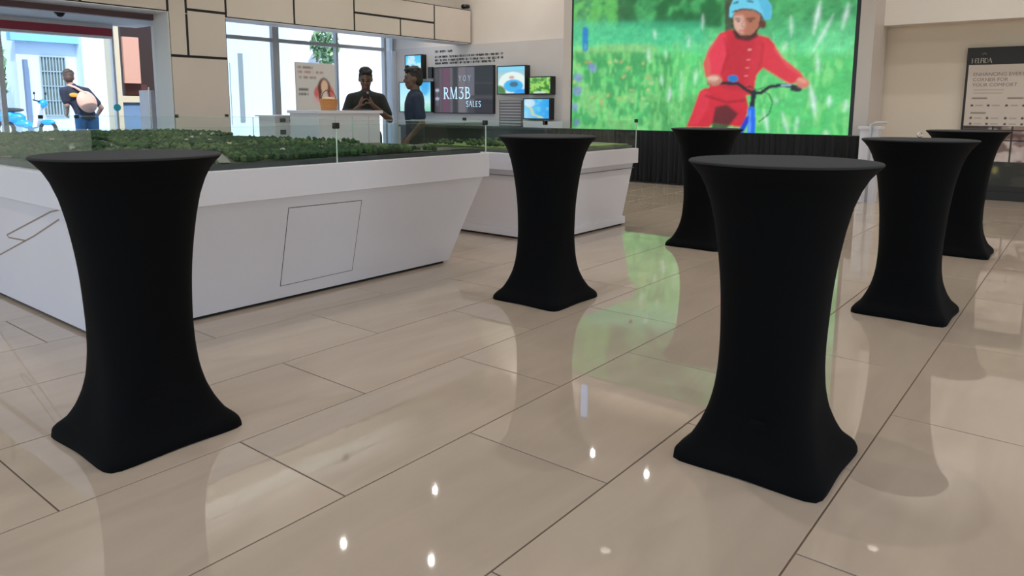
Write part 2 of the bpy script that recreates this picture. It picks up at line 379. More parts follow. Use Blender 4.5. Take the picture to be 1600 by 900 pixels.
# unseen spotlights added to brighten the end walls and the alcove
for x, y, z, ax in ((10.0, 8.4, zl, .62), (10.0, 9.6, zl, .62), (10.4, 1.6, zl, .62), (10.4, -.4, zl, .62), (8.0, 9.0, zl, 0), (10.9, 11.2, 3.3, .35), (10.3, 12.0, 3.3, .35), (8.3, 11.6, 3.3, .2)):
    t = thing('added_washer', 'unseen ceiling spotlight added to brighten the end wall' if z > 4 else 'unseen alcove spotlight added to brighten the screen wall', 'spotlight', (x, y, z), group='added ceiling spotlights' if z > 4 else 'added alcove spotlights')
    link('baffle', bme, None, t); link('lens', lme2, None, t)
    l = bpy.data.objects.new('added_washer_beam', L_wash); COL.objects.link(l); l.parent = t; l.location = (0, 0, -.11 if z > 4 else -.11); l.rotation_euler = (0, -ax, 0) if x != 8.0 else (.6, 0, 0)
    if z > 4 and y < 2: l.data = lamp_data(95, LAMP_W*.62, .8)
    if z < 4: l.data = lamp_data(110, LAMP_W*.22, .8)

# uplight strip on top of the bulkhead, washing the white ceiling cove above it
tag(box('ceiling_cove', -6, 11.6, 8.3, YFB, ZC-.03, ZC, mat('cove_white', S(242, 242, 240), .85)), kind='structure')
cv = thing('cove_light', 'long uplight strip along the top of the panelled bulkhead', 'light strip', (6.7, YF+.12, ZF1))
box('channel', -2.7, 2.7, -.05, .05, 0, .02, M_alu, cv); box('diffuser', -2.68, 2.68, -.03, .03, .02, .026, mat('strip_diffuser', (1, 1, 1), .5, emit=(1, .97, .92), es=3), cv)
al = bpy.data.lights.new('cove_beam', 'AREA'); al.shape = 'RECTANGLE'; al.size = 5.3; al.size_y = .06; al.energy = 56; al.color = (1, .98, .94); al.spread = math.radians(95)
lo_ = bpy.data.objects.new('cove_beam', al); COL.objects.link(lo_); lo_.parent = cv; lo_.location = (0, 0, .035); lo_.rotation_euler = (math.pi-.42, 0, 0)

# ------------------------------------------------------------------ cocktail tables in stretch covers
PK = [(0, .259, 12), (.03, .254, 11), (.07, .221, 8), (.12, .199, 5.8), (.18, .181, 4.6), (.25, .170, 3.8), (.33, .167, 3.1), (.42, .1695, 2.6), (.52, .176, 2.3), (.62, .183, 2.2),
      (.72, .1935, 2.2), (.82, .2095, 2.15), (.90, .228, 2.1), (.96, .250, 2.05), (1.0, .272, 2), (1.027, .294, 2), (1.046, .312, 2)]
def _cr(k, f, j):                # Catmull-Rom between knots of the measured profile
    p = [PK[max(0, min(len(PK)-1, k+q))][j] for q in (-1, 0, 1, 2)]
    return .5*(2*p[1]+(p[2]-p[0])*f+(2*p[0]-5*p[1]+4*p[2]-p[3])*f*f+(3*p[1]-p[0]-3*p[2]+p[3])*f**3)
PROF = [(PK[k][0]+(PK[k+1][0]-PK[k][0])*f/3, _cr(k, f/3, 1), max(2, _cr(k, f/3, 2))) for k in range(len(PK)-1) for f in range(3)]+[PK[-1]]
def table_meshes():
    SEG = 72; bm = bmesh.new(); rings = []
    for z, a, n in PROF:
        r_ = []
        for k in range(SEG):
            th = 2*math.pi*k/SEG; c, s = math.cos(th), math.sin(th)
            r = a/((abs(c)**n+abs(s)**n)**(1/n))
            w = max(0, 1-z/.35)**2
            r *= 1 - .022*w*(math.cos(4*th)*.5+.5)
            zz = z + (.004*(math.cos(4*th)*.5+.5) if z < .01 else 0)
            r_.append(bm.verts.new((r*c, r*s, zz)))
        rings.append(r_)
    for a, b in zip(rings[:-1], rings[1:]):
        for k in range(SEG): bm.faces.new((a[k], a[(k+1) % SEG], b[(k+1) % SEG], b[k]))
    cover = bpy.data.meshes.new('cover'); bm.normal_update(); bm.to_mesh(cover); bm.free(); cover.materials.append(M_black_cloth)
    for p in cover.polygons: p.use_smooth = True
    bm = bmesh.new(); prev = None
    for r, z in ((.3121, 1.0455), (.3118, 1.0495), (.3085, 1.0525), (.30, 1.0535), (.2, 1.0525), (.0, 1.0525)):
        ring = [bm.verts.new((r*math.cos(2*math.pi*k/SEG), r*math.sin(2*math.pi*k/SEG), z)) for k in range(SEG)] if r else [bm.verts.new((0, 0, z))]
        if prev:
            for k in range(SEG):
                if r: bm.faces.new((prev[k], prev[(k+1) % SEG], ring[(k+1) % SEG], ring[k]))
                else: bm.faces.new((prev[k], prev[(k+1) % SEG], ring[0]))
        prev = ring
    topm = bpy.data.meshes.new('cover_top'); bm.normal_update(); bm.to_mesh(topm); bm.free(); topm.materials.append(M_cloth_top)
    for p in topm.polygons: p.use_smooth = True
    bm = bmesh.new()
    ell(bm, (0, 0, .022), (.034, .034, .022), 14, 8)
    foot = bpy.data.meshes.new('foot_pocket'); bm.to_mesh(foot); bm.free(); foot.materials.append(M_black_cloth)
    for p in foot.polygons: p.use_smooth = True
    return cover, topm, foot
cover_me, top_me, foot_me = table_meshes()
tabs = [((2.52, .829), 0, 'black stretch-covered cocktail table nearest the camera, in front of the two right tables'),
        ((1.212, 2.739), .015, 'black stretch-covered cocktail table at far left, in front of the large white model plinth'),
        ((3.785, 2.728), 0, 'black stretch-covered cocktail table standing between the large plinth and the small plinth'),
        ((4.929, .828), -.02, 'black stretch-covered cocktail table right of the nearest one, small ring on its top'),
        ((6.215, 2.731), 0, 'black stretch-covered cocktail table below the cyclist picture, half hidden by the nearest table'),
        ((7.32, .87), .01, 'black stretch-covered cocktail table farthest right, in front of the standing info board')]
for i, ((x, y), rz, lab) in enumerate(tabs):
    t = thing('cocktail_table', lab, 'cocktail table', (x, y, 0), rz, 'cocktail tables in black stretch covers')
    link('cover', cover_me, None, t); link('cover_top', top_me, None, t)
    for sx in (-1, 1):
        for sy in (-1, 1):
            f = link('foot_pocket', foot_me, None, t); f.location = (sx*.208, sy*.208, 0)
    if i in (0, 1):
        bm = bmesh.new(); s = -1
        a = .2155
        if i == 0: bx(bm, -a+.002, -a+.006, -.06, -.01, .19, .205)
        else: bx(bm, -.10, -.05, -a+.002, -a+.006, .19, .205)
        obj('care_tag', bm, mat('tag_grey', (.0035, .0035, .0035), .9, spec=.1), t)
# ring on the right table
p = Vector((4.929, .828, 0)) + Vector((4.929, .828, 0)).normalized()*.285; bm = bmesh.new()
tube(bm, [(p.x+.016*math.sin(YAW)*math.cos(a), p.y-.016*math.cos(YAW)*math.cos(a), 1.0535+.017+.016*math.sin(a)) for a in [math.pi*2*k/20 for k in range(21)]], .003, 6)
tag(obj('small_ring', bm, M_chrome), 'small metal ring standing on the right cocktail table', 'ring')

# ------------------------------------------------------------------ large model plinth with glass case
PX0, PX1, PY0, PY1 = 1.47, 4.40, 3.73, 8.60
LZ0, LZ1, GZ = .69, .875, 1.112
pl = thing('model_plinth', 'large white plinth with overhanging rim and low glass case around a green landscape model', 'display plinth')
bm = bmesh.new(); bx(bm, PX0, PX1, PY0, PY1, LZ0, LZ1, .004); obj('rim', bm, M_white, pl)
LO = (1.555, 4.17, 3.965, 8.4); HI = (1.50, 4.365, 3.765, 8.56); zb = .022
bm = bmesh.new(); frustum(bm, (*LO, zb), (*HI, LZ0)); obj('body', bm, M_white, pl)
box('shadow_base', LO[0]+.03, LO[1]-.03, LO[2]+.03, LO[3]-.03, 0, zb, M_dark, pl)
def pface(px, py, which):         # pixel -> point on a sloped plinth face
    if which == 'front': a, n = Vector((0, LO[2], zb)), Vector((1, 0, 0)).cross(Vector((0, HI[2]-LO[2], LZ0-zb)))
    else: a, n = Vector((LO[0], 0, zb)), Vector((0, -1, 0)).cross(Vector((HI[0]-LO[0], 0, LZ0-zb)))
    n.normalize(); d = ray(px, py); t = (a-O).dot(n)/d.dot(n); return O+d*t, n
hc = [pface(*q, 'front') for q in ((451, 325), (565, 313), (550, 422), (438, 447))]
nf = hc[0][1]; nf = nf if nf.y < 0 else -nf
hpts = [c[0] for c in hc]; cen = sum(hpts, Vector())/4
bm = bmesh.new()
for i in range(4): bar(bm, hpts[i], hpts[(i+1) % 4], .004, .0012, nf)
hatch = [cen+(q-cen)*.992 for q in hpts]
o = obj('hatch_gap', bm, mat('hatch_gap', (.06, .055, .055), .7), pl, recalc=True)
bm = bmesh.new(); a = [bm.verts.new(q-nf*.002) for q in hatch]; b = [bm.verts.new(q+nf*.0015) for q in hatch]
bm.faces.new(a); bm.faces.new(b[::-1])
for i in range(4): bm.faces.new((a[i], b[i], b[(i+1) % 4], a[(i+1) % 4]))
bmesh.ops.recalc_face_normals(bm, faces=bm.faces); obj('access_hatch', bm, M_white, pl)
bm = bmesh.new()
for seq in (((11, 367), (79, 331), (92, 328)), ((11, 367), (14, 371), (40, 376), (53, 369), (92, 343)), ((40, 376), (0, 398), (-40, 420))):
    pts = [pface(*q, 'left') for q in seq]
    for (a, n1), (b, _) in zip(pts[:-1], pts[1:]): bar(bm, a, b, .009, .001, n1 if n1.x < 0 else -n1)
obj('grey_lines', bm, mat('line_grey', S(150, 132, 118), .6), pl, recalc=True)  # thin raised grey-brown lines on the left face
box('model_board', PX0+.05, PX1-.05, PY0+.05, PY1-.05, LZ1, LZ1+.03, mat('board_edge', (.05, .055, .06), .6), pl)
GI = .02
def pane(x0, x1, y0, y1, z0, z1, parent): return box('glass_pane', x0, x1, y0, y1, z0, z1, M_glass, parent)
M_edge = mat('glass_edge', S(205, 225, 205), .3, emit=None)
def clamp(parent, x, y, z):
    bm = bmesh.new(); bx(bm, x-.022, x+.022, y-.012, y+.012, z-.022, z+.016, .005); return obj('glass_clamp', bm, M_blackplastic, parent)
xm = (PX0+PX1)/2
for a, b in ((PX0+GI, xm-.002), (xm+.002, PX1-GI)):
    pane(a, b, PY0+GI, PY0+GI+.008, LZ1, GZ, pl); pane(a, b, PY1-GI-.008, PY1-GI, LZ1, GZ, pl)
yj = [PY0+GI+.01, PY0+1.62, PY0+3.24, PY1-GI-.01]
for a, b in zip(yj[:-1], yj[1:]):
    pane(PX0+GI, PX0+GI+.008, a+.002, b-.002, LZ1, GZ, pl); pane(PX1-GI-.008, PX1-GI, a+.002, b-.002, LZ1, GZ, pl)
for x, y in ((xm, PY0+GI+.004), (PX1-GI-.004, PY0+GI+.004), (xm, PY1-GI-.004), (PX1-GI-.004, PY1-GI-.004), (PX0+GI+.004, PY1-GI-.004), (onY(352, 170, PY1).x, PY1-GI-.004), (onY(117, 170, PY1).x, PY1-GI-.004)):
    clamp(pl, x, y, GZ)
for x, y in ((PX1-GI, PY0+GI), (xm, PY0+GI), (PX1-GI, PY1-GI), (PX1-GI-.004, yj[1]), (PX1-GI-.004, yj[2])):
    box('glass_edge', x-.003, x+.003, y-.002, y+.004, LZ1, GZ, M_edge, pl)
# top edge highlights of the panes are put into pale strips
box('glass_edge', PX1-GI-.008, PX1-GI, PY0+GI, PY1-GI, GZ, GZ+.003, M_edge, pl)
box('glass_edge', PX0+GI, PX1-GI, PY0+GI, PY0+GI+.008, GZ, GZ+.0015, mat('glass_edge_soft', S(140, 165, 155), .3), pl)
box('glass_edge', PX0+GI, PX1-GI, PY1-GI-.008, PY1-GI, GZ, GZ+.003, M_edge, pl)

# landscape model inside
def terrain_h(x, y):
    n1 = noise.noise(Vector((x*1.3, y*1.3, 0))); n2 = noise.noise(Vector((x*4, y*4, 3)))
    return LZ1+.035+.012*n1+.006*n2
lm = thing('landscape_model', 'green scale model of wooded land inside the large glass case', 'scale model')
bm = bmesh.new(); nx, ny = 90, 150
x0, x1, y0, y1 = PX0+.07, PX1-.07, PY0+.07, PY1-.07
vv = [[bm.verts.new((x0+(x1-x0)*i/nx, y0+(y1-y0)*j/ny, terrain_h(x0+(x1-x0)*i/nx, y0+(y1-y0)*j/ny))) for i in range(nx+1)] for j in range(ny+1)]
for j in range(ny):
    for i in range(nx): bm.faces.new((vv[j][i], vv[j][i+1], vv[j+1][i+1], vv[j+1][i]))
M_terr = mat('model_turf', (.06, .085, .035), .9, var=.6, vscale=5, bump=.4, bscale=80)
obj('terrain', bm, M_terr, lm, True)
M_road = mat('model_road', (.20, .21, .19), .8)
def road(pts, w):
    bm = bmesh.new(); prev = None
    fine = []
    for (a, b), (c, d) in zip(pts[:-1], pts[1:]):
        for k in range(12): fine.append((a+(c-a)*k/12, b+(d-b)*k/12))
    fine.append(pts[-1])
    for i, (x, y) in enumerate(fine):
        u, v = fine[min(i+1, len(fine)-1)], fine[max(i-1, 0)]
        d = Vector((u[0]-v[0], u[1]-v[1])).normalized(); s = Vector((-d.y, d.x))*w/2
        cur = [bm.verts.new((x+q*s.x, y+q*s.y, terrain_h(x+q*s.x, y+q*s.y)+.006)) for q in (-1, 1)]
        if prev: bm.faces.new((prev[0], prev[1], cur[1], cur[0]))
        prev = cur
    obj('road', bm, M_road, lm)
roads = [([(x0, 5.2), (2.4, 5.5), (3.4, 4.6), (x1, 4.35)], .16), ([(2.2, y0), (2.6, 4.6), (2.4, 5.5), (2.9, 7.2), (2.6, y1)], .10), ([(3.75, y0+.02), (3.8, 4.4), (4.0, 5.4), (x1, 6.3)], .14), ([(x0, 7.0), (2.9, 7.2), (x1, 7.4)], .1)]
roads = [(p_, w_*.6) for p_, w_ in roads]
for r_ in roads: road(*r_)
def on_road(x, y):
    for pts, w in roads:
        for (a, b), (c, d) in zip(pts[:-1], pts[1:]):
            L2 = (c-a)**2+(d-b)**2; t = max(0, min(1, ((x-a)*(c-a)+(y-b)*(d-b))/L2))
            if math.hypot(x-a-t*(c-a), y-b-t*(d-b)) < w/2+.03: return True
    return False
ico = bmesh.new(); bmesh.ops.create_icosphere(ico, subdivisions=1, radius=1)
iv = np.array([v.co[:] for v in ico.verts]); ifc = np.array([[v.index for v in f.verts] for f in ico.faces]); ico.free()
def blobs(name, pts, ms, parent, stretch=1.0):
    V, F, MI = [], [], []
    for i, (x, y, z, r, mi) in enumerate(pts):
        s = r*(1+.35*(np.random.rand(len(iv), 1)-.5)); v = iv*s*np.array([1, 1, stretch]); V.append(v+np.array([x, y, z])); F.append(ifc+i*len(iv)); MI += [mi]*len(ifc)
    me = bpy.data.meshes.new(name); V = np.concatenate(V); F = np.concatenate(F)
    me.from_pydata(V.tolist(), [], F.tolist())
    for m in ms: me.materials.append(m)
    me.polygons.foreach_set('material_index', MI); me.update()
    o = bpy.data.objects.new(name, me); COL.objects.link(o); o.parent = parent; return o
M_tr = [mat('model_tree_dark', (.018, .048, .018), .9), mat('model_tree_mid', (.042, .092, .026), .9), mat('model_tree_olive', (.10, .135, .05), .9)]
tp = []
while len(tp) < 9500:
    x, y = random.uniform(x0+.02, x1-.02), random.uniform(y0+.02, y1-.02)
    d = noise.noise(Vector((x*1.1+7, y*1.1, 2)))
    edge = min(x-x0, y-y0, y1-y)
    if on_road(x, y): continue
    dens = .52+.9*d+(.35 if y < 4.6 and x < 3.9 else 0)+(.5 if y > 7.2 else 0) - (.45 if x > 3.95 else 0) - (.15 if x < 1.8 and y < 5.2 else 0)
    if random.random() > dens: continue
    r = random.uniform(.012, .026)*(1.25 if y > 7.5 else 1); mi = random.choice((0, 0, 0, 1)) if d > .12 else random.choice((0, 1, 1, 2)); tp.append((x, y, terrain_h(x, y)+r*.8, r, mi))
tag(blobs('miniature_trees', tp, M_tr, lm, 1.15), kind='stuff')
# miniature houses
M_mini = mat('miniature_white', S(225, 220, 205), .6); M_miniroof = mat('miniature_roof', S(170, 165, 150), .7)
hb = bmesh.new(); bx(hb, -.03, .03, -.02, .02, 0, .035); hme = bpy.data.meshes.new('walls'); hb.to_mesh(hme); hb.free(); hme.materials.append(M_mini)
hb = bmesh.new(); prism(hb, [(-.024, .034), (.024, .034), (0, .052)], 'x', -.034, .034); hrm = bpy.data.meshes.new('roof'); hb.to_mesh(hrm); hb.free(); hrm.materials.append(M_miniroof)
cnt = 0
while cnt < 26:
    x, y = random.uniform(x0+.15, x1-.15), random.uniform(4.0, 7.4)
    if on_road(x, y): continue
    h = thing('miniature_house', 'tiny white house among the trees of the landscape model', 'miniature house', (x, y, terrain_h(x, y)+.012), random.uniform(0, 3), 'tiny houses on the landscape model')
    h.scale = (.55, .55, .6)
    link('walls', hme, None, h); link('roof', hrm, None, h); cnt += 1

# ------------------------------------------------------------------ small plinth
q = thing('small_plinth', 'smaller white plinth with glass case behind the middle cocktail table', 'display plinth')
A0, A1, B0, B1 = 5.25, 6.93, 3.80, 5.55
bm = bmesh.new(); bx(bm, A0, A1, B0, B1, .655, .81, .004); obj('rim', bm, M_white, q)
bm = bmesh.new(); frustum(bm, (5.38, 6.76, 3.88, 5.48, .09), (5.29, 6.89, 3.84, 5.51, .655)); obj('body', bm, M_white, q)
box('step', 5.35, 6.79, 3.86, 5.5, .02, .088, M_white, q)
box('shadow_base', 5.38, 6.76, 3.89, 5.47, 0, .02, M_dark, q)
box('groove', 5.276, 6.904, 3.83, 5.52, .60, .604, mat('groove_grey', S(110, 100, 98), .7), q)
box('model_board', A0+.05, A1-.05, B0+.05, B1-.05, .81, .84, mat('board_edge2', (.10, .10, .09), .6), q)
am = (A0+A1)/2; GZ2 = 1.10
for a, b in ((A0+GI, am-.002), (am+.002, A1-GI)):
    pane(a, b, B0+GI, B0+GI+.008, .81, GZ2, q); pane(a, b, B1-GI-.008, B1-GI, .81, GZ2, q)
pane(A0+GI, A0+GI+.008, B0+GI+.01, B1-GI-.01, .81, GZ2, q); pane(A1-GI-.008, A1-GI, B0+GI+.01, B1-GI-.01, .81, GZ2, q)
for x, y in ((onY(855, 197, B0).x, B0+GI+.004), (A1-GI-.004, B0+GI+.004), (A0+GI+.004, B0+GI+.004), (am, B1-GI-.004)): clamp(q, x, y, GZ2)
box('glass_edge', A1-GI-.003, A1-GI+.003, B0+GI, B0+GI+.006, .81, GZ2, M_edge, q)
box('glass_edge', A0+GI, A0+GI+.008, B0+GI, B1-GI, GZ2, GZ2+.003, M_edge, q)
lm2 = thing('parkland_model', 'flat bright green site model inside the small glass case', 'scale model')
box('lawn', A0+.08, A1-.08, B0+.08, B1-.08, .84, .856, mat('lawn_green', (.16, .24, .06), .9, var=.4, vscale=6), lm2)
box('road', A0+.08, A1-.08, B0+.35, B0+.5, .853, .859, M_road, lm2)
pp = []
for i in range(260):
    x, y = random.uniform(A0+.12, A1-.12), random.uniform(B0+.6, B1-.12); r = random.uniform(.012, .03); pp.append((x, y, .856+r*.7, r, random.choice((0, 1, 2))))
tag(blobs('miniature_trees', pp, M_tr, lm2), kind='stuff')

# ------------------------------------------------------------------ picture raster tools
def grid_picture(name, ax, fixed, a0, a1, z0, z1, na, nz, paint, m, parent, flip=False):
    # ax 'x': plane X=fixed, a runs along Y ; ax 'y': plane Y=fixed, a runs along X. paint(px, py) gets the photo pixels of each vertex
    A = np.linspace(a0, a1, na); Z = np.linspace(z0, z1, nz); AA, ZZ = np.meshgrid(A, Z)
    P = np.stack([np.full_like(AA, fixed), AA, ZZ] if ax == 'x' else [AA, np.full_like(AA, fixed), ZZ], -1)
    img = np.clip(paint(AA, ZZ, P), 0, 1)
    V = P.reshape(-1, 3); idx = np.arange(na*nz).reshape(nz, na)
    a, b, c, d = idx[:-1, :-1], idx[:-1, 1:], idx[1:, 1:], idx[1:, :-1]
    F = np.stack([a, b, c, d], -1).reshape(-1, 4)
    if (ax == 'x'): F = F[:, ::-1]
    me = bpy.data.meshes.new(name); me.from_pydata(V.tolist(), [], F.tolist())
    ca = me.color_attributes.new('picture', 'FLOAT_COLOR', 'POINT')
    ca.data.foreach_set('color', np.concatenate([img.reshape(-1, 3), np.ones((na*nz, 1))], 1).astype(np.float32).ravel())
    me.update(); return link(name, me, m, parent)
def npx(P):           # photo pixel of every point
    Q = P-np.array([0, 0, CAMH]); z = Q@np.array(CF); return 800+FPX*(Q@np.array(CR))/z, PPY-FPX*(Q@np.array(CU))/z
def blur(a, n):
    for _ in range(n):
        a = (np.roll(a, 1, 0)+np.roll(a, -1, 0)+a*2)/4; a = (np.roll(a, 1, 1)+np.roll(a, -1, 1)+a*2)/4
    return a
def inpoly(x, y, pts):
    r = np.zeros(x.shape, bool); n = len(pts)
    for i in range(n):
        (x1_, y1_), (x2_, y2_) = pts[i], pts[(i+1) % n]
        if y1_ == y2_: continue
        r ^= ((y1_ > y) != (y2_ > y)) & (x < (x2_-x1_)*(y-y1_)/(y2_-y1_)+x1_)
    return r.astype(float)
def fill(img, mask, col, soft=1, al=1.0):
    k = (blur(mask, soft) if soft else mask)[..., None]*al
    return img*(1-k)+np.array(S(*col))*k
def ellm(x, y, cx, cy, rx, ry, rot=0):
    c, s = math.cos(rot), math.sin(rot); u, v = (x-cx)*c+(y-cy)*s, -(x-cx)*s+(y-cy)*c
    return ((u/rx)**2+(v/ry)**2 < 1).astype(float)
def line(x, y, pts, w):
    m = np.zeros(x.shape)
    for (a, b), (c, d) in zip(pts[:-1], pts[1:]):
        L2 = (c-a)**2+(d-b)**2+1e-9; t = np.clip(((x-a)*(c-a)+(y-b)*(d-b))/L2, 0, 1)
        m = np.maximum(m, (np.hypot(x-a-t*(c-a), y-b-t*(d-b)) < w/2))
    return m.astype(float)
def fnoise(shape, cells, seed, oct=3):
    rs = np.random.RandomState(seed); out = np.zeros(shape); amp = 1; tot = 0
    for o_ in range(oct):
        cy_, cx_ = cells[0]*2**o_, cells[1]*2**o_; g_ = rs.rand(cy_+2, cx_+2)
        yy = np.linspace(0, cy_, shape[0], endpoint=False); xx = np.linspace(0, cx_, shape[1], endpoint=False)
        yi, xi = yy.astype(int), xx.astype(int); fy, fx_ = (yy-yi)[:, None], (xx-xi)[None]
        fy, fx_ = fy*fy*(3-2*fy), fx_*fx_*(3-2*fx_)
        a, b, c, d = g_[yi][:, xi], g_[yi][:, xi+1], g_[yi+1][:, xi], g_[yi+1][:, xi+1]
        out += amp*((a*(1-fx_)+b*fx_)*(1-fy)+(c*(1-fx_)+d*fx_)*fy); tot += amp; amp *= .5
    return out/tot

# ------------------------------------------------------------------ LED wall
XL = 11.25
led = thing('led_video_wall', 'huge lit video wall showing a child in red on a bicycle in tall grass', 'video wall')
YLl, YLr = onX(895, 100, XL).y, onX(1333, 100, XL).y
ZLb = .845; ZLt = 3.75
def paint_led(A, Z, P):
    px, py = npx(P); x, y = (px-880)*2.8125, py*2.8125       # drawing coordinates
    sh = A.shape
    n1 = fnoise(sh, (6, 10), 1, 4); n2 = fnoise(sh, (20, 30), 2, 3); n3 = fnoise(sh, (3, 5), 3, 3)
    n4 = fnoise(sh, (14, 90), 5, 2); n5 = fnoise(sh, (40, 60), 6, 3)
    G = lambda *c: np.array(S(*c))
    t = np.clip((y-60)/160, 0, 1)[..., None]
    dark = G(34, 112, 66)*(1-n2[..., None])+G(84, 186, 110)*n2[..., None]
    mid = G(70, 200, 130)*(1-n1[..., None])+G(120, 230, 160)*n1[..., None]
    img = dark*(1-t)+mid*t
    img = fill(img, ((y < 120) & (x > 230) & (x < 700) & (n1 > .42)).astype(float), (22, 84, 48), 8, .75)
    img = fill(img, ((y < 110) & (x < 240) & (n2 > .5)).astype(float), (90, 190, 80), 4, .6)
    img = fill(img, ((y < 90) & (x > 1000) & (n1 > .5)).astype(float), (40, 140, 80), 8, .6)
    # bluish mist band and pale path
    img = fill(img, ((y > 95) & (y < 200) & (x < 620)).astype(float), (70, 200, 150), 14, .55)
    img = fill(img, ellm(x, y, 230, 222, 190, 26, -.05), (150, 190, 120), 8, .6)
    # foreground meadow
    img = fill(img, ((y > 230)).astype(float), (86, 198, 104), 20, .7)
    img = fill(img, ((y > 230) & (x < 480) & (n2 > .47)).astype(float), (66, 150, 92), 7, .7)
    img = fill(img, ((y > 230) & (x < 420) & (n2 < .40)).astype(float), (150, 196, 130), 6, .55)
    img = fill(img, ((y > 250) & (x > 850) & (n1 > .5)).astype(float), (66, 184, 96), 14, .6)
    img = fill(img, ((y > 200) & (n4 > .6)).astype(float), (120, 215, 110), 3, .5)
    img = fill(img, ((y > 420) & (x > 380) & (x < 620)).astype(float), (84, 160, 90), 14, .5)
    rs = np.random.RandomState(4)
    for _ in range(26):
        cx_, cy_ = rs.uniform(40, 400), rs.uniform(240, 470)
        img = fill(img, ellm(x, y, cx_, cy_, rs.uniform(5, 13), rs.uniform(4, 9)), [(210, 190, 110), (190, 160, 110), (170, 200, 140)][rs.randint(3)], 2, .7)
    for cx_, cy_, r_ in ((130, 300, 18), (66, 340, 20), (62, 400, 20), (52, 470, 16), (120, 290, 10), (60, 540, 14)):
        img = fill(img, ellm(x, y, cx_, cy_, r_, r_), (130, 140, 205), 4, .75)
    img = fill(img, line(x, y, ((97, 130), (97, 215)), 24), (30, 130, 200), 3)
    # grass plumes
    pl_ = [((370, 210), (380, 275), 22), ((450, 220), (452, 255), 18), ((430, 330), (434, 375), 20), ((470, 380), (462, 450), 22), ((520, 310), (518, 440), 14), ((585, 300), (580, 370), 18), ((550, 150), (552, 220), 14),
           ((1130, 0), (1100, 150), 34), ((1190, 60), (1090, 240), 20), ((1255, 10), (1225, 130), 26), ((1000, 70), (1004, 160), 18), ((960, 230), (985, 185), 26), ((1115, 230), (1120, 330), 22), ((1085, 370), (1110, 520), 40),
           ((1170, 420), (1165, 470), 30), ((1245, 440), (1235, 490), 36), ((880, 480), (900, 580), 26), ((960, 490), (990, 590), 26), ((1030, 510), (1020, 580), 18), ((1150, 580), (1160, 600), 50), ((930, 430), (940, 450), 20), ((400, 130), (405, 170), 20), ((615, 60), (612, 130), 10)]
    for a, b, w in pl_:
        nx_, ny_ = b[1]-a[1], -(b[0]-a[0]); L_ = math.hypot(nx_, ny_)+1e-6; nx_, ny_ = nx_/L_, ny_/L_; mx, my = (a[0]+b[0])/2, (a[1]+b[1])/2
        img = fill(img, inpoly(x, y, [a, (mx+nx_*w*.38, my+ny_*w*.38), b, (mx-nx_*w*.30, my-ny_*w*.30)]), (206, 238, 226), 9, .85)
        img = fill(img, line(x, y, (a, b), w*.16), (226, 246, 238), 3, .6)
    for _ in range(70):
        cx_, cy_ = rs.uniform(440, 1290), rs.uniform(150, 590); h_ = rs.uniform(20, 70)
        img = fill(img, line(x, y, ((cx_, cy_), (cx_+rs.uniform(-8, 8), cy_-h_)), 3.2), [(150, 225, 140), (60, 150, 70), (180, 230, 170)][rs.randint(3)], 1, .45)
    img = fill(img, line(x, y, ((728, -60), (728, 140)), 36), (70, 70, 60), 3, .9)
    img = img*(.86+.30*n5[..., None])
    img = fill(img, ((y > 180) & (n4 > .62)).astype(float), (140, 226, 150), 3, .35)
    # child: legs
    R1, R2, R3 = (206, 44, 62), (170, 30, 48), (226, 62, 84)
    img = fill(img, inpoly(x, y, [(600, 400), (625, 385), (800, 400), (815, 470), (800, 545), (775, 560), (660, 540), (640, 560), (540, 560), (570, 490)]), R1, 2)
    img = fill(img, inpoly(x, y, [(655, 540), (668, 470), (720, 460), (770, 500), (700, 590), (650, 590)]), (60, 40, 44), 3, .85)
    img = fill(img, inpoly(x, y, [(600, 400), (640, 395), (640, 470), (590, 550), (548, 550)]), R3, 4, .5)
    img = fill(img, line(x, y, ((625, 420), (720, 450), (800, 440)), 8), (120, 20, 36), 3, .7)
    # torso and sleeves
    img = fill(img, inpoly(x, y, [(690, 145), (740, 130), (850, 150), (905, 165), (930, 200), (905, 270), (850, 330), (835, 420), (770, 420), (640, 395), (650, 300), (640, 240)]), R1, 2)
    img = fill(img, inpoly(x, y, [(690, 145), (715, 150), (720, 230), (700, 290), (690, 335), (625, 340), (614, 280), (640, 210)]), R3, 2, .9)
    img = fill(img, inpoly(x, y, [(880, 165), (925, 190), (960, 250), (1040, 315), (1062, 345), (1000, 372), (960, 350), (880, 300), (865, 270)]), (214, 46, 64), 2)
    img = fill(img, line(x, y, ((710, 170), (725, 240), (700, 320)), 10), R2, 4, .7)
    img = fill(img, line(x, y, ((880, 190), (870, 270), (855, 300)), 10), R2, 4, .7)
    img = fill(img, line(x, y, ((930, 215), (990, 290), (1040, 325)), 9), (240, 96, 110), 4, .6)
    img = fill(img, inpoly(x, y, [(730, 150), (800, 175), (850, 165), (830, 230), (790, 400), (700, 390), (720, 260)]), R2, 8, .45)
    for k in range(4): img = fill(img, line(x, y, ((812-k*5, 228+k*35-(10 if k == 0 else 0)), (826-k*5, 228+k*35-(10 if k == 0 else 0))), 5), (240, 170, 170), 1, .8)
    # neck and head
    img = fill(img, inpoly(x, y, [(742, 135), (850, 125), (856, 160), (815, 182), (760, 172)]), (90, 36, 40), 2)
    img = fill(img, inpoly(x, y, [(748, 30), (870, 30), (874, 100), (850, 140), (815, 160), (785, 160), (757, 135), (748, 100)]), (176, 112, 88), 2)
    img = fill(img, inpoly(x, y, [(748, 70), (790, 66), (800, 110), (790, 150), (760, 135), (748, 105)]), (226, 186, 172), 5, .75)
    img = fill(img, line(x, y, ((756, 82), (782, 84)), 6), (70, 44, 38), 2, .9)
    img = fill(img, line(x, y, ((808, 84), (842, 82)), 6), (60, 38, 34), 2, .9)
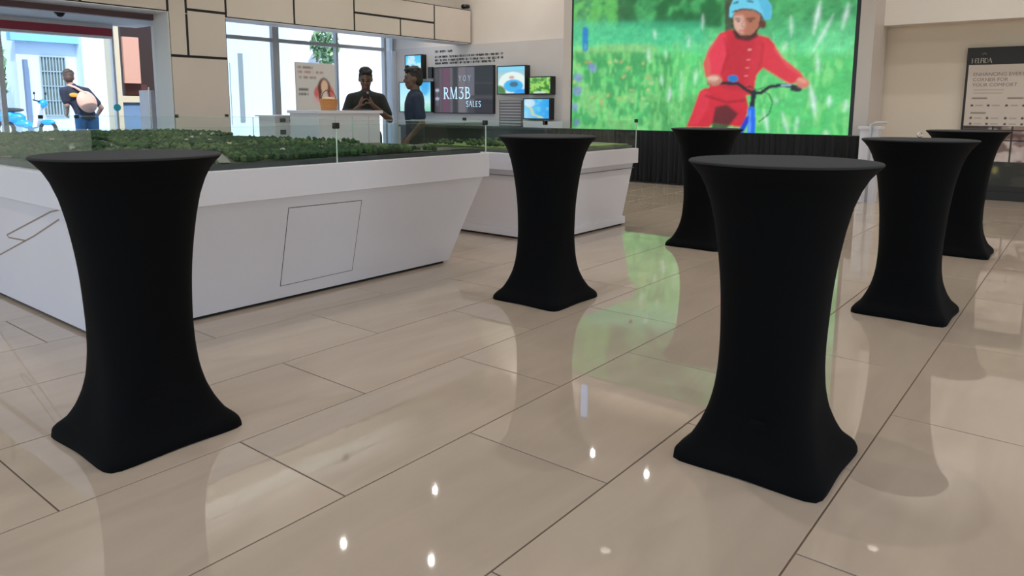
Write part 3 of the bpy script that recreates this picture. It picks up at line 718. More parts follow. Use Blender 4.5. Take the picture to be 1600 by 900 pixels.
    img = fill(img, ellm(x, y, 770, 93, 8, 4), (50, 34, 34), 1, .8); img = fill(img, ellm(x, y, 822, 93, 9, 4), (50, 34, 34), 1, .8)
    img = fill(img, line(x, y, ((790, 90), (784, 115), (796, 119)), 5), (146, 88, 72), 2, .7)
    img = fill(img, line(x, y, ((776, 134), (804, 135)), 8), (190, 96, 92), 2, .9)
    img = fill(img, line(x, y, ((740, 60), (746, 120), (770, 160), (830, 160), (862, 120), (872, 70)), 8), (40, 32, 34), 1, .85)
    img = fill(img, ellm(x, y, 876, 105, 16, 20), (96, 50, 44), 2)
    img = fill(img, inpoly(x, y, [(730, 75), (732, 30), (752, -10), (800, -34), (850, -30), (900, 0), (917, 30), (912, 84), (880, 84), (868, 60), (835, 42), (790, 38), (755, 46), (742, 78)]), (110, 205, 232), 1)
    img = fill(img, inpoly(x, y, [(850, -20), (900, 0), (917, 30), (912, 84), (884, 84), (872, 40)]), (80, 176, 214), 3, .7)
    img = fill(img, ellm(x, y, 760, 12, 14, 5, -.3), (40, 80, 110), 1, .8); img = fill(img, ellm(x, y, 822, 6, 16, 5, .2), (40, 80, 110), 1, .8)
    img = fill(img, line(x, y, ((745, 52), (790, 40), (838, 44), (868, 62), (880, 86)), 7), (34, 48, 60), 1, .8)
    img = img*(.93+.14*n5[..., None])
    # bicycle
    K = (30, 38, 48)
    img = fill(img, line(x, y, ((640, 365), (700, 365), (770, 368), (805, 395), (835, 410), (870, 408), (905, 382), (960, 374), (1030, 382)), 15), K, 1)
    img = fill(img, line(x, y, ((838, 405), (828, 480)), 22), K, 1)
    img = fill(img, line(x, y, ((870, 395), (905, 415), (920, 450), (905, 500), (860, 535)), 4), (34, 50, 44), 1)
    img = fill(img, line(x, y, ((790, 385), (820, 380), (850, 395), (880, 385)), 4), K, 1)
    img = fill(img, line(x, y, ((828, 485), (826, 600)), 34), (36, 110, 238), 1)
    img = fill(img, line(x, y, ((812, 520), (790, 560), (770, 600)), 22), (30, 70, 200), 1)
    img = fill(img, line(x, y, ((820, 490), (818, 600)), 8), (120, 180, 250), 2, .7)
    img = fill(img, ellm(x, y, 746, 345, 24, 15), (26, 120, 196), 1)
    img = fill(img, line(x, y, ((960, 376), (1000, 374)), 9), (150, 190, 220), 1)
    # hands
    img = fill(img, ellm(x, y, 664, 352, 34, 24), (196, 138, 116), 2); img = fill(img, ellm(x, y, 660, 346, 24, 12), (236, 196, 184), 2, .7)
    for k in range(4): img = fill(img, line(x, y, ((648+k*12, 350), (650+k*12, 374)), 3), (140, 84, 70), 1, .6)
    img = fill(img, line(x, y, ((1010, 388), (1036, 390)), 26), K, 1)
    img = fill(img, ellm(x, y, 1052, 364, 30, 24, .3), (208, 124, 108), 2); img = fill(img, ellm(x, y, 1050, 354, 22, 10, .3), (236, 160, 140), 2, .7)
    return img
sc_ = grid_picture('screen', 'x', XL, YLr, YLl, ZLb, ZLt, 400, 240, paint_led, screen_mat('led_screen', 1.0), led)
bt = .012
box('housing', XL+.004, XW, YLr-.02, YLl+.02, ZLb-.02, ZLt+.02, M_blackplastic, led)
M_frame = mat('led_frame', S(205, 196, 190), .5)
box('frame_post', XL-.03, XW, YLl+.02, YLl+.19, 0, ZLt+.2, M_frame, led)
box('frame_post', XL-.03, XW+.4, YLr-.25, YLr-.06, 0, ZLt+.2, M_frame, led)
box('inner_bezel', XL-.02, XW, YLr-.06, YLr-.004, ZLb-.02, ZLt+.02, M_blackplastic, led)
box('inner_bezel', XL-.02, XW, YLl+.004, YLl+.02, ZLb-.02, ZLt+.02, M_blackplastic, led)
box('frame_header', XL-.03, XW, YLr-.06, YLl+.02, ZLt+.02, ZLt+.2, M_frame, led)

# ------------------------------------------------------------------ stage with pleated skirt
XS = 10.92; YS0, YS1 = 2.45, 7.75; ZS = onX(1150, 208, XS).z
st = thing('stage', 'low black stage with pleated skirt below the video wall', 'stage')
box('deck', XS, XL-.035, YS0, YS1, ZS-.05, ZS, mat('stage_black', (.008, .008, .008), .7), st)
bm = bmesh.new(); N = 700; rows = [(ZS, 0), (ZS-.05, .3), (ZS*.5, .8), (.02, 1)]
vr = []
for z, amp in rows:
    vr.append([bm.verts.new((XS-.02-amp*(.022*math.sin(i*.55+.8*math.sin(i*.07))+.012*math.sin(i*.21+1)), YS0-.02+(YS1-YS0+.04)*i/N, z)) for i in range(N+1)])
for a, b in zip(vr[:-1], vr[1:]):
    for i in range(N): bm.faces.new((a[i], b[i], b[i+1], a[i+1]))
obj('pleated_skirt', bm, mat('skirt_cloth', (.005, .005, .0055), .55, spec=.3, sheen=.04), st, True)
bm = bmesh.new(); N = 40; vr = []
for z, amp in rows: vr.append([bm.verts.new((XS-.02+(XL-.05-XS)*i/N, YS0-.02-amp*.012*math.sin(i*1.1), z)) for i in range(N+1)])
for a, b in zip(vr[:-1], vr[1:]):
    for i in range(N): bm.faces.new((a[i], b[i], b[i+1], a[i+1]))
obj('side_skirt', bm, MATS['skirt_cloth'], st, True)
box('hem', XS-.045, XS-.028, YS0, YS1, .0, .018, M_blackplastic, st)

# small white stand with a steel post at the right end of the stage
c = onX(1362, 205, 10.6); sd_ = thing('white_pedestal', 'slim white pedestal with grey steel post at the right end of the stage', 'pedestal', (10.6, c.y, 0))
zt_ = onX(1360, 201, 10.6).z
box('column', -.1, .1, -.1, .12, 0, zt_, M_white, sd_); box('cap', -.12, .12, -.13, .14, zt_, zt_+.03, M_white, sd_)
bm = bmesh.new(); tube(bm, [(-.14, -.02, 0), (-.14, -.02, zt_+.06), (-.12, -.08, zt_+.08), (-.12, -.2, zt_+.085)], .018, 10); obj('steel_post', bm, M_alu, sd_, True)

# ------------------------------------------------------------------ screens on the back wall
M_scr = screen_mat('tv_screen', 1.0)
def tv(px0, py0, px1, py1, paint, label, depth=.14, res=(60, 60), name='wall_screen', bez=.02, cat='screen'):
    X = XW-.03-depth; a, b = onX(px0, (py0+py1)/2, X), onX(px1, (py0+py1)/2, X)
    zt2 = onX((px0+px1)/2, py0, X).z; zb2 = onX((px0+px1)/2, py1, X).z
    t = thing(name, label, cat, (0, 0, 0), group='screens on the grey wall')
    box('casing', X+.002, XW-.03, b.y-bez, a.y+bez, zb2-bez, zt2+bez, M_blackplastic, t)
    for y0_, y1_, z0_, z1_ in ((b.y-bez, a.y+bez, zt2, zt2+bez), (b.y-bez, a.y+bez, zb2-bez, zb2), (b.y-bez, b.y, zb2, zt2), (a.y, a.y+bez, zb2, zt2)):
        box('bezel', X-.008, X+.002, y0_, y1_, z0_, z1_, M_blackplastic, t)
    L, H_ = a.y-b.y, zt2-zb2
    grid_picture('screen', 'x', X-.002, b.y, a.y, zb2, zt2, res[0], res[1], lambda A, Z, P: paint((a.y-A)/L, (zt2-Z)/H_), M_scr, t)
    return t, X, a.y, b.y, zt2, zb2
def base(u, cols):                # vertical gradient
    img = np.zeros((*u.shape, 3)); n = len(cols)-1
    for i in range(n):
        k = np.clip(u*n-i, 0, 1)[..., None]; m_ = ((u*n >= i) & (u*n <= i+1))[..., None]
        img = np.where(m_, np.array(S(*cols[i]))*(1-k)+np.array(S(*cols[i+1]))*k, img)
    return img
def p_sky(u, v):
    img = base(v, [(70, 190, 235), (110, 215, 245), (190, 240, 248)]); n_ = fnoise(u.shape, (4, 4), 11)
    return fill(img, (n_ > .55).astype(float), (225, 248, 250), 3, .6)
def p_beach(u, v):
    img = base(v, [(60, 180, 235), (120, 220, 245), (190, 238, 240), (120, 205, 170)]); img = fill(img, (u < .38).astype(float), (200, 240, 248), 6, .6)
    return fill(img, ellm(u, v, .82, .2, .12, .25), (40, 150, 230), 5, .7)
def p_lagoon(u, v):
    img = base(v, [(110, 190, 230), (170, 205, 205), (120, 190, 190), (80, 160, 140)])
    img = fill(img, ellm(u, v, .55, .62, .52, .42), (225, 240, 235), 2); img = fill(img, ellm(u, v, .58, .72, .36, .24), (50, 175, 235), 2)
    img = fill(img, ellm(u, v, .6, .66, .16, .10), (60, 100, 130), 2); img = fill(img, ellm(u, v, .52, .40, .10, .06), (200, 130, 140), 2, .8)
    img = fill(img, ellm(u, v, .05, .95, .25, .25), (70, 120, 50), 3); img = fill(img, ellm(u, v, .9, 1, .3, .16), (30, 150, 240), 3)
    return fill(img, (v < .12).astype(float), (130, 215, 245), 3, .8)
def p_green(u, v):
    img = base(v, [(120, 190, 100), (90, 165, 60), (70, 140, 50)]); n_ = fnoise(u.shape, (6, 8), 12)
    img = fill(img, (n_ > .52).astype(float), (170, 225, 110), 1, .7); img = fill(img, (n_ < .4).astype(float), (50, 110, 40), 1, .7)
    return fill(img, ellm(u, v, .5, .95, .3, .1), (200, 225, 215), 3, .8)
def p_map(u, v):
    img = base(u, [(150, 215, 245), (70, 180, 240), (40, 160, 235)]); n_ = fnoise(u.shape, (4, 5), 14)
    img = fill(img, (n_ > .56).astype(float), (110, 205, 240), 2, .7); img = fill(img, line(u, v, ((.1, .25), (.3, .5), (.35, .8), (.7, .95)), .1), (220, 215, 120), 2, .7)
    return fill(img, ellm(u, v, .22, .2, .22, .2), (215, 235, 245), 3, .7)
def p_rm(u, v):  # upright stripes are room reflections painted into the screen picture
    img = np.tile(np.array(S(26, 26, 36)), (*u.shape, 1)); refl_stripes = [(0, .08, (70, 66, 74)), (.08, .14, (84, 76, 84)), (.14, .28, (96, 62, 84)), (.28, .33, (92, 84, 92)), (.33, .42, (40, 40, 48)), (.42, .56, (104, 98, 106)), (.56, .70, (92, 92, 104)), (.70, 1.01, (20, 22, 32))]
    for a, b, c in refl_stripes: img = fill(img, ((u >= a) & (u < b)).astype(float), c, 1)
    img = fill(img, ((u > .7) & (v > .34) & (v < .36)).astype(float), (60, 58, 66), 1); img = fill(img, ((u > .56) & (v > .62) & (v < .7)).astype(float), (58, 54, 60), 2)
    img = fill(img, ((u > .58) & (v > .8)).astype(float), (34, 28, 36), 2, .8)
    img = fill(img, ellm(u, v, .05, .5, .035, .03), (190, 190, 220), 1); img = fill(img, ellm(u, v, .05, .69, .035, .03), (190, 190, 230), 1)
    return fill(img, ((u > .04) & (u < .065) & (v > .5) & (v < .85)).astype(float), (120, 130, 140), 2, .5)
tv(634, 87, 658, 122, p_sky, 'small lit screen with pale blue sky above the man in navy')
tv(625, 129, 673, 174, p_beach, 'lit beach and sky screen directly behind the man in navy')
rm = tv(679, 105, 770, 176, p_rm, 'large dark screen with pale serif letters RM3B on the grey wall', depth=.06, res=(90, 60))
tv(778, 104, 820, 146, p_lagoon, 'lit screen with a round blue lagoon right of the large dark screen')
tv(828, 121, 860, 146, p_green, 'small lit screen with green foliage, rightmost on the grey wall')
tv(819, 155, 858, 185, p_map, 'lit blue map screen below the green foliage screen')
# letters
ARC = lambda cx, cy, rx, ry, a0, a1, n=12: [(cx+rx*math.cos(math.radians(a0+(a1-a0)*i/n)), cy+ry*math.sin(math.radians(a0+(a1-a0)*i/n))) for i in range(n+1)]
T, t_ = .15, .06
GL = {'R': (.72, [([(.17, 0), (.17, 1)], T), ([(.03, .02), (.31, .02)], t_*.7), ([(.03, .98), (.3, .98)], t_*.7), ([(.17, .97)]+ARC(.33, .74, .22, .23, 90, -90)+[(.17, .51)], .09), ([(.34, .5), (.62, .04), (.72, .02)], T*.85)]),
      'M': (.98, [([(.14, 0), (.14, 1)], t_), ([(.03, .02), (.26, .02)], t_*.7), ([(.05, .98), (.2, .98)], t_*.7), ([(.16, 1), (.47, .05)], T*.9), ([(.47, .05), (.78, 1)], t_), ([(.80, 0), (.80, 1)], T), ([(.68, .02), (.94, .02)], t_*.7)]),
      '3': (.62, [([(.06, .97), (.54, .97)], .10), ([(.54, .97), (.26, .58)], t_), ([(.26, .58)]+ARC(.28, .30, .24, .28, 90, -90)+[(.14, .03), (.05, .12)], .11)]),
      'B': (.70, [([(.17, 0), (.17, 1)], T), ([(.03, .02), (.3, .02)], t_*.7), ([(.03, .98), (.3, .98)], t_*.7), ([(.17, .97)]+ARC(.33, .76, .2, .21, 90, -90)+[(.17, .55)], .09), ([(.17, .54)]+ARC(.36, .285, .25, .255, 90, -90)+[(.17, .03)], .10)]),
      'Y': (.72, [([(.05, 1), (.36, .5)], .10), ([(.67, 1), (.36, .5)], t_), ([(.36, .5), (.36, 0)], .10)]),
      'O': (.78, [(ARC(.39, .5, .30, .48, 0, 360, 24), .09)]),
      'S': (.56, [(ARC(.27, .745, .2, .235, 30, 270, 14)+ARC(.27, .265, .21, .245, 90, -150, 14)[1:], .10)]),
      'A': (.74, [([(.04, 0), (.37, 1)], t_), ([(.37, 1), (.70, 0)], .12), ([(.16, .36), (.58, .36)], t_)]),
      'L': (.56, [([(.12, 0), (.12, 1)], .12), ([(.08, .03), (.52, .03)], t_)]),
      'E': (.58, [([(.12, 0), (.12, 1)], .12), ([(.1, .03), (.53, .03)], t_), ([(.1, .52), (.44, .52)], t_), ([(.1, .97), (.52, .97)], t_)]),
      'F': (.54, [([(.12, 0), (.12, 1)], .12), ([(.1, .52), (.42, .52)], t_), ([(.1, .97), (.52, .97)], t_)]),
      'I': (.28, [([(.13, 0), (.13, 1)], .12)]),
      'D': (.74, [([(.12, 0), (.12, 1)], .12), ([(.12, .97)]+ARC(.3, .5, .36, .47, 90, -90)+[(.12, .03)], .09)])}
def lettering(word, X, yl, zb_, h, adv, m, name, parent):     # word on a plane facing -X; text runs towards -Y
    bm = bmesh.new(); cx = 0
    for ch in word:
        w, strokes = GL[ch]
        for pts, wd in strokes:
            for (a, b), (c, d) in zip(pts[:-1], pts[1:]):
                bar(bm, (X, yl-(cx+a)*h, zb_+b*h), (X, yl-(cx+c)*h, zb_+d*h), wd*h, .001, (-1, 0, 0))
        cx += w*adv
    return obj(name, bm, m, parent, recalc=True)
M_let = mat('screen_letters', (.2, .3, .4), .5, emit=S(190, 222, 240), es=.9)
_, Xr, yL, yR, ztop, zbot = rm; Wr, Hr = yL-yR, ztop-zbot
lettering('YOY', Xr-.004, yL-.43*Wr, ztop-.30*Hr, .12*Hr, 1.55, mat('screen_letters_dim', (.2, .25, .3), .5, emit=S(150, 170, 190), es=.9), 'screen_text', rm[0])
lettering('RM3B', Xr-.004, yL-.16*Wr, ztop-.69*Hr, .25*Hr, 1.13, M_let, 'screen_text', rm[0])
lettering('SALES', Xr-.004, yL-.56*Wr, ztop-.87*Hr, .125*Hr, 1.2, M_let, 'screen_text', rm[0])
# black printed text lines above the large screen (illegible in the photograph: strokes only)
bm = bmesh.new(); Xt = XW-.031; rs = random.Random(3)
for xs, ya, xe, yb, hh, thick in ((680, 81, 706, 79.5, 3.2, 1), (680, 88.5, 785, 84.5, 3.0, 1), (680, 93.8, 785, 90.3, 3.0, 1), (680, 98.6, 772, 95.8, 3.0, 1)):
    p0, p1 = onX(xs, ya, Xt), onX(xe, yb, Xt); y = p0.y; zc = p0.z; hz = hh/2*.0128
    z_at = lambda yy: p0.z+(p1.z-p0.z)*(yy-p0.y)/(p1.y-p0.y)
    while y > p1.y:
        n_ = rs.randint(3, 8)
        for k in range(n_):
            if y < p1.y: break
            z = (p0.z+p1.z)/2
            kind = rs.randint(0, 3)
            bar(bm, (Xt, y, z-hz), (Xt, y, z+hz), .010, .001, (-1, 0, 0))
            if kind: bar(bm, (Xt, y, z+hz*rs.choice((-1, 0, 1))), (Xt, y-.018, z+hz*rs.choice((-1, 0, 1))), .010, .001, (-1, 0, 0))
            if kind > 1: bar(bm, (Xt, y-.018, z-hz), (Xt, y-.018, z+hz), .009, .001, (-1, 0, 0))
            y -= .031
        y -= .022
tag(obj('wall_text', bm, mat('print_black', (.01, .01, .01), .7), recalc=True), 'small black print, heading and three lines, above the large dark screen', 'wall text')
# small speaker, slatted leaflet panel, white board, dark console
a, b = onX(668, 105, XW-.1), onX(675, 122, XW-.1)
spk = thing('wall_speaker', 'small black wall speaker left of the large dark screen', 'speaker')
bm = bmesh.new(); bx(bm, XW-.1, XW-.03, b.y, a.y, b.z, a.z, .008); obj('cabinet', bm, M_blackplastic, spk)
for k in (.3, .72):
    bm = bmesh.new(); zc = b.z+(a.z-b.z)*k; yc = (a.y+b.y)/2; tube(bm, [(XW-.1, yc, zc), (XW-.106, yc, zc)], [.026, .02], 14); obj('driver', bm, mat('driver_grey', (.05, .05, .055), .6), spk)
a, b = onX(780, 157, XW-.06), onX(815, 198, XW-.06)
lp = thing('leaflet_panel', 'grey notice panel with pale horizontal strips under the lagoon screen', 'notice panel')
box('backing', XW-.06, XW-.03, b.y, a.y, b.z, a.z, mat('panel_grey', S(120, 116, 118), .6), lp)
for k in range(9): z = a.z-(k+.5)*(a.z-b.z)/9; box('strip', XW-.066, XW-.06, b.y+.02, a.y-.03, z-.012, z+.012, mat('strip_pale', S(190, 186, 186), .6), lp)
cz = onX(795, 199, 11.1).z
a, b = onX(819, 189, XW-.2), onX(880, 208, XW-.2)
tag(box('white_board', XW-.22, XW-.19, b.y, a.y, cz, a.z, M_white), 'blank white board leaning low under the blue map screen', 'board')
cs = thing('console', 'low dark console along the foot of the grey screen wall', 'console')
box('top', 11.08, XW-.04, 8.0, 12.0, cz-.04, cz, mat('console_dark', S(60, 62, 66), .5), cs)
box('front', 11.12, XW-.04, 8.02, 11.98, 0, cz-.04, MATS['console_dark'], cs)
# cctv cameras
bm = bmesh.new(); p = onY(738, 10, YF+.2)
cc = thing('cctv_camera', 'small black security camera on top of the panelled bulkhead end', 'camera', (11.5, YF+.1, ZF1))
bm = bmesh.new(); tube(bm, [(0, 0, 0), (0, 0, .05)], .02, 10); obj('bracket', bm, M_white, cc)
bm = bmesh.new(); tube(bm, [(.07, -.02, .08), (-.1, -.02, .06)], [.04, .045], 14); obj('camera_body', bm, M_blackplastic, cc, True)
p = onZ(93, 17, ZSF)
dc = thing('dome_camera', 'black dome camera under the grey entrance soffit', 'camera', (p.x, p.y, ZSF))
bm = bmesh.new(); tube(bm, [(0, 0, 0), (0, 0, -.03)], .075, 18); obj('mount', bm, M_blackplastic, dc)
bm = bmesh.new(); ell(bm, (0, 0, -.03), (.065, .065, .06), 18, 10); obj('dome', bm, mat('dome_gloss', (.01, .01, .012), .1), dc, True)

# ------------------------------------------------------------------ right info board
XB = 11.98
pa, pb = onX(1512, 75, XB), onX(1502, 195, XB)
yb1 = (pa.y+pb.y)/2; wB = .95; zB = pa.z
ib = thing('info_board', 'tall black-framed standing board with cream print, black header and photos', 'board')
box('frame', XB, XB+.05, yb1-wB, yb1, 0, zB, mat('board_black', S(34, 30, 28), .5), ib)
zh = onX(1507, 102, XB).z; zm = onX(1560, 197, XB).z
M_pr = print_mat('board_print')
cream = np.array(S(205, 190, 178))
def p_board(A, Z, P):
    img = np.tile(cream, (*A.shape, 1)); u = (yb1-.03-A); 
    for k, (z, x0_, x1_) in enumerate(((1.74, .08, .44), (1.70, .08, .42))): img = fill(img, ((abs(Z-(zh-.34-.045*k)) < .008) & (u > x0_) & (u < x1_)).astype(float), (165, 150, 142), 1, .6)
    for z, u0 in ((zh-.455, .07), (zh-.655, .07), (zh-.455, .48)): img = fill(img, ((abs(Z-z) < .011) & (u > u0) & (u < u0+.18)).astype(float), (110, 98, 92), 1, .8)
    for z in (zh-.55, zh-.72, zh-.80, zh-.88):
        for u0 in (.08, .27, .48, .67):
            img = fill(img, ellm(u, Z, u0, z, .016, .016), (50, 44, 44), 1); img = fill(img, ((abs(Z-z) < .008) & (u > u0+.04) & (u < u0+.13)).astype(float), (150, 136, 128), 1, .7)
    return img
grid_picture('printed_sheet', 'x', XB-.003, yb1-wB+.02, yb1-.03, zm, zh, 150, 150, p_board, M_pr, ib)
M_lt = mat('board_letters', S(196, 188, 178), .6)
lettering('BELFIDA', XB-.004, yb1-.055, zh+.025, .062, .92, M_lt, 'board_title', ib)
bm = bmesh.new()
for k in range(5):
    an = math.radians(90+(k-2)*24); c0 = Vector((XB-.004, yb1-.20, zh+.125)); bar(bm, c0, c0+Vector((0, -.034*math.cos(an), .034*math.sin(an))), .010, .001, (-1, 0, 0))
obj('board_emblem', bm, mat('emblem_grey', S(110, 104, 100), .6), ib, recalc=True)
def text(body, X, yl, z, size, m, parent, name):
    cu = bpy.data.curves.new('t', 'FONT'); cu.body = body; cu.size = size; cu.extrude = .0005; cu.resolution_u = 2
    o = bpy.data.objects.new('t', cu); COL.objects.link(o)
    o.matrix_world = Matrix(((0, 0, -1, X), (-1, 0, 0, yl), (0, 1, 0, z), (0, 0, 0, 1)))
    dg = bpy.context.evaluated_depsgraph_get(); me = bpy.data.meshes.new_from_object(o.evaluated_get(dg)); me.transform(o.matrix_world)
    bpy.data.objects.remove(o); me.materials.clear(); return link(name, me, m, parent)
M_tx = mat('board_text', S(140, 122, 116), .6)
for k, s_ in enumerate(('ENHANCING EVERY', 'CORNER FOR', 'YOUR COMFORT')): text(s_, XB-.005, yb1-.09, zh-.15-.072*k, .066, M_tx, ib, 'board_text')
zp0 = onX(1590, 254, XB).z
def p_col(A, Z, P):
    u = (yb1-A)/wB; v = (zm-Z)/(zm-zp0); n_ = fnoise(A.shape, (6, 8), 21)
    img = np.tile(np.array(S(150, 125, 110)), (*A.shape, 1))
    for i, (a, b, c, d, col) in enumerate(((0, .5, 0, .1, (60, 48, 44)), (0, .45, .1, .38, (150, 120, 102)), (0, .62, .42, 1, (206, 186, 176)), (.64, 1, .1, .55, (140, 116, 110)), (.64, 1, .55, 1, (196, 176, 168)))):
        img = fill(img, ((u > a) & (u < b) & (v > c) & (v < d)).astype(float), col, 1)
    img = fill(img, ((n_ > .56) & (v > .2)).astype(float), (92, 58, 48), 2, .8); img = fill(img, ((n_ < .36)).astype(float), (214, 200, 194), 2, .7)
    for a in (.4, .63): img = fill(img, (abs(u-a) < .012).astype(float), (40, 30, 28), 0)
    for a in (.12, .4): img = fill(img, (abs(v-a) < .02).astype(float), (40, 30, 28), 0)
    return img
grid_picture('photo_strip', 'x', XB-.003, yb1-wB+.02, yb1-.03, zp0, zm-.004, 90, 60, p_col, M_pr, ib)
zq = onX(1590, 292, XB).z
def p_dim(A, Z, P):
    n_ = fnoise(A.shape, (4, 8), 23); img = np.tile(np.array(S(46, 44, 36)), (*A.shape, 1)); img = fill(img, (n_ > .55).astype(float), (72, 68, 58), 2, .7); u = (yb1-A)
    return fill(img, ellm(u, Z, .45, (zp0+zq)/2+.05, .03, .05), (150, 140, 84), 2)
grid_picture('lower_photo', 'x', XB-.003, yb1-wB+.02, yb1-.03, zq, zp0-.004, 60, 30, p_dim, M_pr, ib)
box('foot', XB-.03, XB, yb1-wB, yb1, 0, .12, MATS['board_black'], ib)

# ------------------------------------------------------------------ counter, house model, standee, basket
ct = thing('reception_counter', 'white counter in front of the man in the dark shirt', 'counter')
cx0, cx1 = 4.56, 5.36; cyF = 6.1; zc_ = 1.19
box('top', cx0-.02, cx1+.02, cyF-.03, cyF+.5, zc_-.03, zc_, M_white, ct)
box('front', cx0, cx1, cyF, cyF+.05, 0, zc_-.03, M_white, ct)
for x in (cx0, cx1-.04): box('side', x, x+.04, cyF+.05, cyF+.48, 0, zc_-.03, M_white, ct)
for k in range(3): box('front_groove', cx0+.2+.22*k, cx0+.204+.22*k, cyF-.002, cyF+.001, .1, zc_-.06, mat('groove_pale', S(170, 172, 170), .6), ct)
p = onZ(575, 170, zc_); bm = bmesh.new(); bx(bm, 5.02, 5.26, cyF+.0, cyF+.17, zc_, zc_+.014, .003)
tag(obj('dark_folder', bm, mat('folder_dark', (.05, .05, .05), .6)), 'dark folder lying on the white counter', 'folder')
# white house model on a pedestal left of the counter
hm = thing('house_model', 'white scale model of a flat-roofed house left of the white counter', 'scale model', (4.86, 6.98, 0))
box('pedestal', -.36, .40, -.16, .3, 0, .86, M_white, hm); box('ground_plate', -.38, .42, -.18, .32, .86, .885, mat('plate_pale', S(205, 210, 205), .6), hm)
box('volume', -.28, -.02, -.1, .2, .885, 1.12, M_white, hm); box('volume', -.02, .3, -.06, .22, .885, 1.06, M_white, hm)
box('roof_slab', -.31, .01, -.13, .23, 1.12, 1.135, M_white, hm); box('roof_slab', -.02, .34, -.1, .25, 1.06, 1.075, M_white, hm)
for x, z, w in ((-.22, .95, .07), (-.22, 1.08, .07), (-.1, 1.08, .05), (.05, .93, .05), (.12, .93, .05), (.2, 1.02, .06)):
    y = -.1 if x < -.02 else -.06; box('window', x, x+w, y-.004, y+.001, z-.02, z+.03, mat('mini_window', (.10, .12, .12), .3), hm)
box('dark_roof_light', .02, .2, -.02, .1, 1.075, 1.1, mat('roof_dark', (.08, .07, .07), .6), hm)
# standee
sx0, sx1 = onY(461, 97, 9.5), onY(523, 100, 9.5)
sn = thing('poster_stand', 'pale upright poster stand with a woman in red in front of the glazing', 'poster stand')
Lw = sx1.x-sx0.x; Ht = (sx0.z+sx1.z)/2
box('panel', sx0.x, sx1.x, 9.5, 9.515, .06, Ht, mat('standee_edge', S(205, 205, 208), .5), sn)
box('base', sx0.x-.02, sx1.x+.02, 9.38, 9.62, 0, .06, M_alu, sn)
def p_st(A, Z, P):
    u = (A-sx0.x)/Lw; v = (Ht-Z)/Lw; img = np.tile(np.array(S(214, 210, 212)), (*A.shape, 1))
    for k, (vv_, a, b, c) in enumerate(((.10, .05, .42, (120, 112, 116)), (.20, .05, .7, (190, 120, 120)), (.30, .05, .5, (150, 120, 120)), (.55, .06, .3, (50, 48, 52)), (.65, .06, .3, (50, 48, 52)), (1.0, .06, .85, (150, 160, 165)))):
        m_ = ((abs(v-vv_) < .022) & (u > a) & (u < b)).astype(float)*(fnoise(A.shape, (3, 40), k) > .38); img = fill(img, m_, c, 1, .85)
    img = fill(img, ellm(u, v, .70, .62, .26, .2), (222, 110, 112), 3); img = fill(img, ellm(u, v, .70, .78, .3, .1), (235, 190, 195), 5, .6)
    img = fill(img, ellm(u, v, .70, .5, .16, .2), (110, 70, 62), 2); img = fill(img, inpoly(u, v, [(.56, .5), (.60, .42), (.63, .8), (.57, .78)]), (90, 52, 48), 2); img = fill(img, inpoly(u, v, [(.80, .45), (.86, .7), (.82, .75), (.78, .6)]), (90, 52, 48), 2)
    img = fill(img, ellm(u, v, .71, .48, .09, .14), (236, 200, 176), 2); img = fill(img, ellm(u, v, .71, .7, .09, .14), (236, 214, 206), 3)
    return img
grid_picture('printed_face', 'y', 9.498, sx0.x+.005, sx1.x-.005, .07, Ht-.005, 80, 160, p_st, M_pr, sn)
# basket
bk = thing('gift_basket', 'orange wicker basket with arched handle on the white counter', 'basket', (cx0+.36, cyF+.3, zc_)); bk.scale = (.8, .8, .85)
bm = bmesh.new()
M_wick = mat('orange_wicker', S(205, 140, 80), .7, bump=.5, bscale=120)
for k in range(7): tube(bm, [(.10*(1+.03*k)*math.cos(a), .08*(1+.03*k)*math.sin(a), .012+.02*k) for a in [2*math.pi*i/20 for i in range(21)]], .011, 6)
bx(bm, -.08, .08, -.06, .06, 0, .01); obj('weave', bm, M_wick, bk, True)
bm = bmesh.new(); tube(bm, [(.115*math.cos(a), 0, .13+.12*math.sin(a)) for a in [math.pi*i/16 for i in range(17)]], .006, 6); obj('handle', bm, mat('wicker_dark', S(120, 90, 70), .7), bk, True)
bm = bmesh.new(); ell(bm, (0, 0, .13), (.1, .08, .035)); obj('wrapping', bm, mat('cream_wrap', S(225, 205, 170), .6), bk, True)

